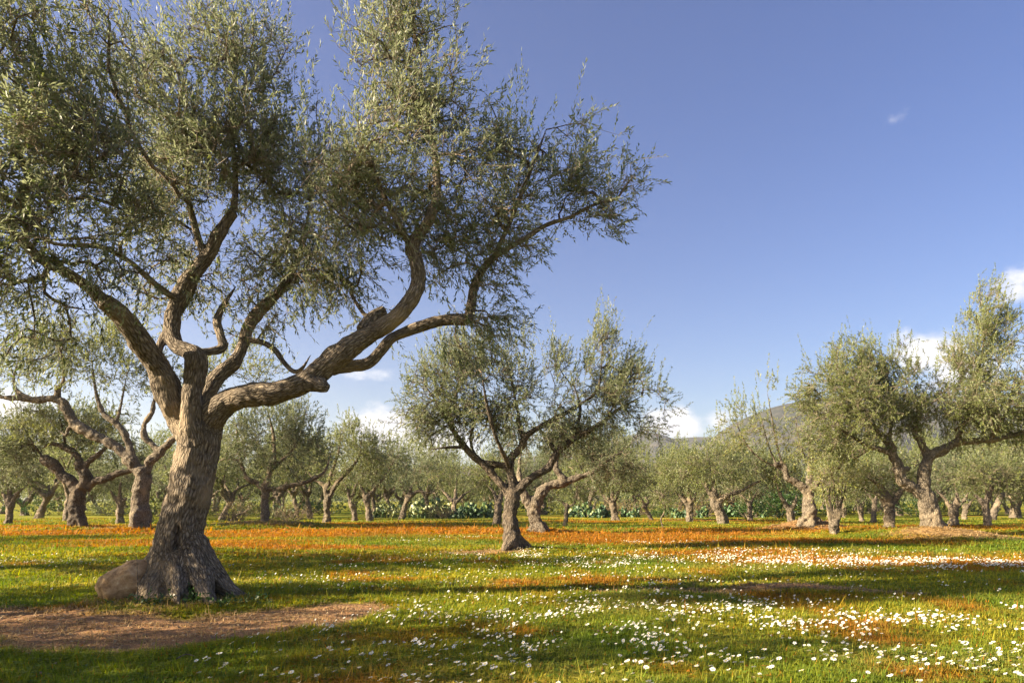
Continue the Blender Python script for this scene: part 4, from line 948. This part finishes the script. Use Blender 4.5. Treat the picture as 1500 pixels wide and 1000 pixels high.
def flower_geo(rs, npet, R, tilt, az, h):
    """petals, centre and stem as three mesh builders"""
    n = np.array([math.sin(tilt) * math.cos(az), math.sin(tilt) * math.sin(az), math.cos(tilt)])
    e1 = unit(np.cross(n, [0.2, .9, .1])); e2 = np.cross(n, e1); c = np.array([0, 0, h])
    pm, cm, sm = MB(), MB(), MB()
    for i in range(npet):
        a = 6.283 * i / npet + rs.uniform(-.12, .12); u = math.cos(a) * e1 + math.sin(a) * e2; w = np.cross(n, u); L = R * rs.uniform(.88, 1.06); up = rs.uniform(-.12, .22)
        V = [c + u * R * .22, c + u * L * .6 + w * R * .21 + n * L * up * .4, c + u * L + w * R * .10 + n * L * up, c + u * L - w * R * .10 + n * L * up, c + u * L * .6 - w * R * .21 + n * L * up * .4]
        pm.add(np.array(V), [[0, 1, 2, 3]], [[0, 3, 4]])
    a = np.arange(8) * 6.283 / 8
    ring = lambda r, z: c + r * R * (np.cos(a)[:, None] * e1 + np.sin(a)[:, None] * e2) + n * z * R
    V = np.vstack([ring(.33, 0), ring(.26, .13), (c + n * R * .19)[None]]); j = np.arange(8); k = (j + 1) % 8
    cm.add(V, np.stack([j, k, 8 + k, 8 + j], 1), np.stack([8 + j, 8 + k, np.full(8, 16)], 1))
    P, Rr = catmull(np.array([[rs.normal(scale=.01), rs.normal(scale=.01), -.02], [0, 0, h * .6], [0, 0, h]]), [.0016, .0014, .0012], .03)
    sm.tube(P, Rr, 3)
    return pm, cm, sm
rs = np.random.RandomState(77)
def daisy_density(x, y):
    g = lambda cx, cy, rx, ry, a: a * np.exp(-((x - cx) / rx) ** 2 - ((y - cy) / ry) ** 2)
    d = g(3.6, 6.3, 2.6, 1.3, 27) + g(1.0, 7.6, 2.1, 1.1, 36) + g(.35, 8.8, .9, .7, 44) + g(3.6, 8.0, 2.4, 1.0, 16) + g(-.6, 6.3, 1.5, 1.1, 27) + g(-1.7, 5.9, .8, .7, 14) + g(6.0, 7.6, 1.6, 1.5, 12)
    d = d + g(6.3, 15.6, 2.6, 1.3, 40) + g(9.0, 14.6, 2.7, 1.1, 52) + g(12.5, 14.8, 2.6, 1.2, 40) + g(2.5, 9.2, 2.2, 1.0, 12) + g(4.0, 16.5, 1.5, 1.0, 26) + g(2.0, 14.3, 1.2, .9, 26) + g(7.5, 18.5, 2.5, .8, 26)
    d = d + g(.2, 17.3, 1.6, 1.2, 24) + g(-1.6, 15, 2.6, 1.6, 6) + g(0, 12.0, 5, 2.2, 9) + g(-3.4, 22.5, 1.2, .7, 9) + g(-1.6, 24.5, 1.2, .5, 14) + g(-11, 15, .8, .8, 25) + g(-9.2, 14.6, .8, .6, 14) + g(4.6, 22, 2, 1.0, 8)
    d = d * sstep(-.25, .35, n2(x, y, 1.1, 3, 21.0)) * np.where(y < 11, 5.0, 4.6)
    s, _, _ = kinds(x, y)
    return d * (1 - s)
N0 = 400000
y = np.sqrt(rs.uniform(4.9 ** 2, 27 ** 2, N0)); x = rs.uniform(-1, 1, N0) * (.78 * y + .6)
area = .78 * (27 ** 2 - 4.9 ** 2) + 1.2 * (27 - 4.9)
yy = y; keep = rs.uniform(size=N0) < daisy_density(x, y) * area / N0 * (2 * (.78 * y + .6)) / (2 * (.78 * y + .6))
x, y = x[keep], y[keep]
inv = np.abs(x) < .75 * y
o = np.argsort(np.where(inv, y, 1e3 + y))
x, y = x[o], y[o]
NEAR = min(300, int((np.abs(x[:300]) < .75 * y[:300]).sum()))
kinds_d = []
for i in range(6):
    pm, cm, sm = flower_geo(rs, rs.randint(12, 17), .0225, rs.uniform(.05, .75), rs.uniform(2.2, 4.6), rs.uniform(.05, .085))
    kinds_d.append((pm.mesh('petals', [PETAL]), cm.mesh('centre', [CENTRE], smooth=True), sm.mesh('stem', [STEM])))
DG = 'white daisies flowering in the near grass'
protos = []
for a, b, c in kinds_d:
    r = link('daisy', None); tag(r, 'white daisy with a yellow centre flowering in the near grass', 'daisy', DG)
    link('petals', a, r); link('centre', b, r); link('stem', c, r); protos.append(r)
zz = height(x, y)
for i in range(NEAR):
    q = protos[i] if i < len(protos) else copy_tree(protos[rs.randint(len(protos))])
    s = rs.uniform(.7, 1.18); q.location = (x[i], y[i], zz[i] - .004); q.scale = (s, s, s); q.rotation_euler = (0, 0, rs.normal(scale=.7))
# the many smaller ones farther off
fx, fy, fz = x[NEAR:], y[NEAR:], zz[NEAR:]; n = len(fx)
print('daisies', NEAR, n)
tilt = rs.uniform(.15, 1.0, n); az = rs.normal(3.5, .8, n)
nn = np.stack([np.sin(tilt) * np.cos(az), np.sin(tilt) * np.sin(az), np.cos(tilt)], 1)
e1 = unit(np.cross(nn, [.2, .9, .1])); e2 = np.cross(nn, e1); R = .0175 * rs.uniform(.65, 1.25, (n, 1)); hh = rs.uniform(.05, .10, n)
C = np.stack([fx, fy, fz + hh], 1)
a = np.arange(10) * .6283; rad = np.where(np.arange(10) % 2, .72, 1.05)
ring = C[:, None] + R[:, None] * rad[None, :, None] * (np.cos(a)[None, :, None] * e1[:, None] + np.sin(a)[None, :, None] * e2[:, None]) + nn[:, None] * R[:, None] * .12
a4 = np.arange(5) * 1.2566
cen = C[:, None] + R[:, None] * .36 * (np.cos(a4)[None, :, None] * e1[:, None] + np.sin(a4)[None, :, None] * e2[:, None]) + nn[:, None] * R[:, None] * .14
w = .0022
st = np.stack([C + (w, 0, 0), C - (w, 0, 0), C - np.stack([np.full(n, w), 0 * hh, hh + .01], 1), C + np.stack([np.full(n, w), 0 * hh, -hh - .01], 1)], 1) - nn[:, None] * .001
V = np.concatenate([ring, C[:, None], cen, (C + nn * R * .24)[:, None], st], 1).reshape(-1, 3)
b = np.arange(n)[:, None, None] * 21
T = np.vstack([np.concatenate([(np.stack([np.arange(10), (np.arange(10) + 1) % 10, np.full(10, 10)], 1)[None] + b)]).reshape(-1, 3), (np.stack([11 + np.arange(5), 11 + (np.arange(5) + 1) % 5, np.full(5, 16)], 1)[None] + b).reshape(-1, 3)])
Q = (np.array([[17, 18, 19, 20]])[None] + b).reshape(-1, 4)
me = new_mesh('distant_daisies', V, [T, Q], [PETAL, CENTRE, STEM], mi=np.concatenate([np.zeros(10 * n), np.ones(5 * n), np.full(n, 2)]))
tag(link('distant_daisies', me), 'countless white daisies spread over the farther meadow', kind='stuff')

clods(1500, 8)
build_ground()
build_grass(np.random.RandomState(5))

# ------------------------------------------------------------------ light, sky and clouds
v = Vector((SUN_DIR[0] * math.cos(SUN_EL), SUN_DIR[1] * math.cos(SUN_EL), -math.sin(SUN_EL) * np.linalg.norm(SUN_DIR)))
sun = bpy.data.lights.new('sun', 'SUN'); sun.energy = 5.0; sun.angle = R_(.5); sun.color = (1.0, .84, .62)
so = bpy.data.objects.new('sun', sun); col.objects.link(so); so.rotation_euler = v.to_track_quat('-Z', 'Y').to_euler()

world = bpy.data.worlds.new('World'); scene.world = world; world.use_nodes = True
nt = world.node_tree; nt.nodes.clear()
def N(t, **kw):
    n = nt.nodes.new('ShaderNode' + t); ins = kw.pop('ins', {})
    for k, q in kw.items(): setattr(n, k, q)
    for k, q in ins.items():
        if hasattr(q, 'is_output'): nt.links.new(q, n.inputs[k])
        else: n.inputs[k].default_value = q
    return n
def M(op, a, b=0.0, c=0.0): return N('Math', operation=op, ins={0: a, 1: b, 2: c}).outputs[0]
sky = N('TexSky', sky_type='NISHITA', sun_disc=False, sun_elevation=SUN_EL, sun_rotation=math.atan2(-SUN_DIR[0], -SUN_DIR[1]), air_density=1.0, dust_density=1.2, ozone_density=2.0)
tc = N('TexCoord'); sep = N('SeparateXYZ', ins={0: tc.outputs['Generated']})
X, Y, Z = sep.outputs
az = M('ARCTAN2', X, Y); el = M('ARCSINE', Z)
uv = N('CombineXYZ', ins={0: az, 1: M('MULTIPLY', el, 1.5)}).outputs[0]
ns = N('TexNoise', ins={'Vector': uv, 'Scale': 14.0, 'Detail': 8.0, 'Roughness': .58})
nl = N('TexNoise', ins={'Vector': uv, 'Scale': 7.0, 'Detail': 6.0, 'Roughness': .6})
CL = [(575, 626, 75, 26, 1.05), (650, 655, 70, 26, 1.0), (540, 549, 60, 10, .66), (985, 620, 50, 21, 1.05), (1055, 614, 34, 15, .9), (1360, 520, 50, 30, 1.05), (1395, 560, 60, 34, .9), (1485, 425, 40, 22, .8), (25, 612, 80, 42, .8), (330, 660, 45, 20, .8), (150, 590, 70, 45, .5), (450, 690, 60, 20, .8), (1305, 178, 30, 9, .22), (1350, 88, 20, 8, .20), (1600, 520, 90, 50, 1)]
cov = None
for cx, cy, rx, ry, a in CL:
    a0 = math.atan2(cx - 750, 1000); hyp = math.hypot(1000, cx - 750); e0 = math.atan2(HZ - cy, hyp)
    wx = rx / hyp * math.cos(a0) * 1.35; wy = ry / hyp * 1.45
    p = M('POWER', M('DIVIDE', M('SUBTRACT', az, a0), wx), 2.0); q = M('POWER', M('DIVIDE', M('SUBTRACT', el, e0), wy), 2.0)
    g = M('MULTIPLY', M('EXPONENT', M('MULTIPLY', M('ADD', p, q), -1.0)), a)
    cov = g if cov is None else M('MAXIMUM', cov, g)
shape = M('ADD', M('MULTIPLY', M('SUBTRACT', ns.outputs['Fac'], .5), 1.7), cov)
mask = N('MapRange', interpolation_type='SMOOTHSTEP', ins={'Value': shape, 'From Min': .36, 'From Max': .92}).outputs[0]
cc = N('ValToRGB', ins={0: nl.outputs['Fac']}); cc.color_ramp.elements[0].position = .3; cc.color_ramp.elements[0].color = (.60, .62, .72, 1); cc.color_ramp.elements[1].position = .6; cc.color_ramp.elements[1].color = (1.0, .96, .92, 1)
hs = N('HueSaturation', ins={'Hue': .521, 'Saturation': 1.22, 'Value': .86, 'Color': sky.outputs[0]})
bg1 = N('Background', ins={'Color': hs.outputs[0], 'Strength': .05}); bg2 = N('Background', ins={'Color': cc.outputs[0], 'Strength': .34})
mx = N('MixShader', ins={0: M('MULTIPLY', mask, .95), 1: bg1.outputs[0], 2: bg2.outputs[0]})
wo = N('OutputWorld'); nt.links.new(mx.outputs[0], wo.inputs[0])

cam = bpy.data.cameras.new('camera'); cam.lens = 24; cam.sensor_width = 36; cam.shift_y = (HZ - 500) / 1500; cam.clip_end = 9000; cam.clip_start = .05
co = bpy.data.objects.new('camera', cam); col.objects.link(co); co.location = (0, 0, CAMZ); co.rotation_euler = (math.pi / 2, 0, 0); scene.camera = co
scene.view_settings.view_transform = 'Standard'; scene.view_settings.look = 'None'; scene.view_settings.exposure = 2.08; scene.view_settings.gamma = 1
scene.render.engine = 'CYCLES'; scene.cycles.use_denoising = True
scene.cycles.max_bounces = 6; scene.cycles.diffuse_bounces = 3; scene.cycles.transmission_bounces = 4; scene.cycles.glossy_bounces = 2

# ------------------------------------------------------------------ the air
def haze():
    X, Y0, Y1, Z0, Z1 = 3300, -3300, 3300, -3.0, 330
    V = np.array([(x, y, z) for z in (Z0, Z1) for y in (Y0, Y1) for x in (-X, X)], float)
    F = np.array([(0, 2, 3, 1), (4, 5, 7, 6), (0, 1, 5, 4), (2, 6, 7, 3), (0, 4, 6, 2), (1, 3, 7, 5)])
    m, nt, out, N = mat('haze')
    p = N('VolumePrincipled', ins={'Color': (.86, .90, 1.0, 1), 'Density': .00015, 'Anisotropy': .3})
    nt.links.new(p.outputs[0], out.inputs['Volume'])
    tag(link('haze', new_mesh('haze', V, [F], [m])), kind='stuff')
haze()
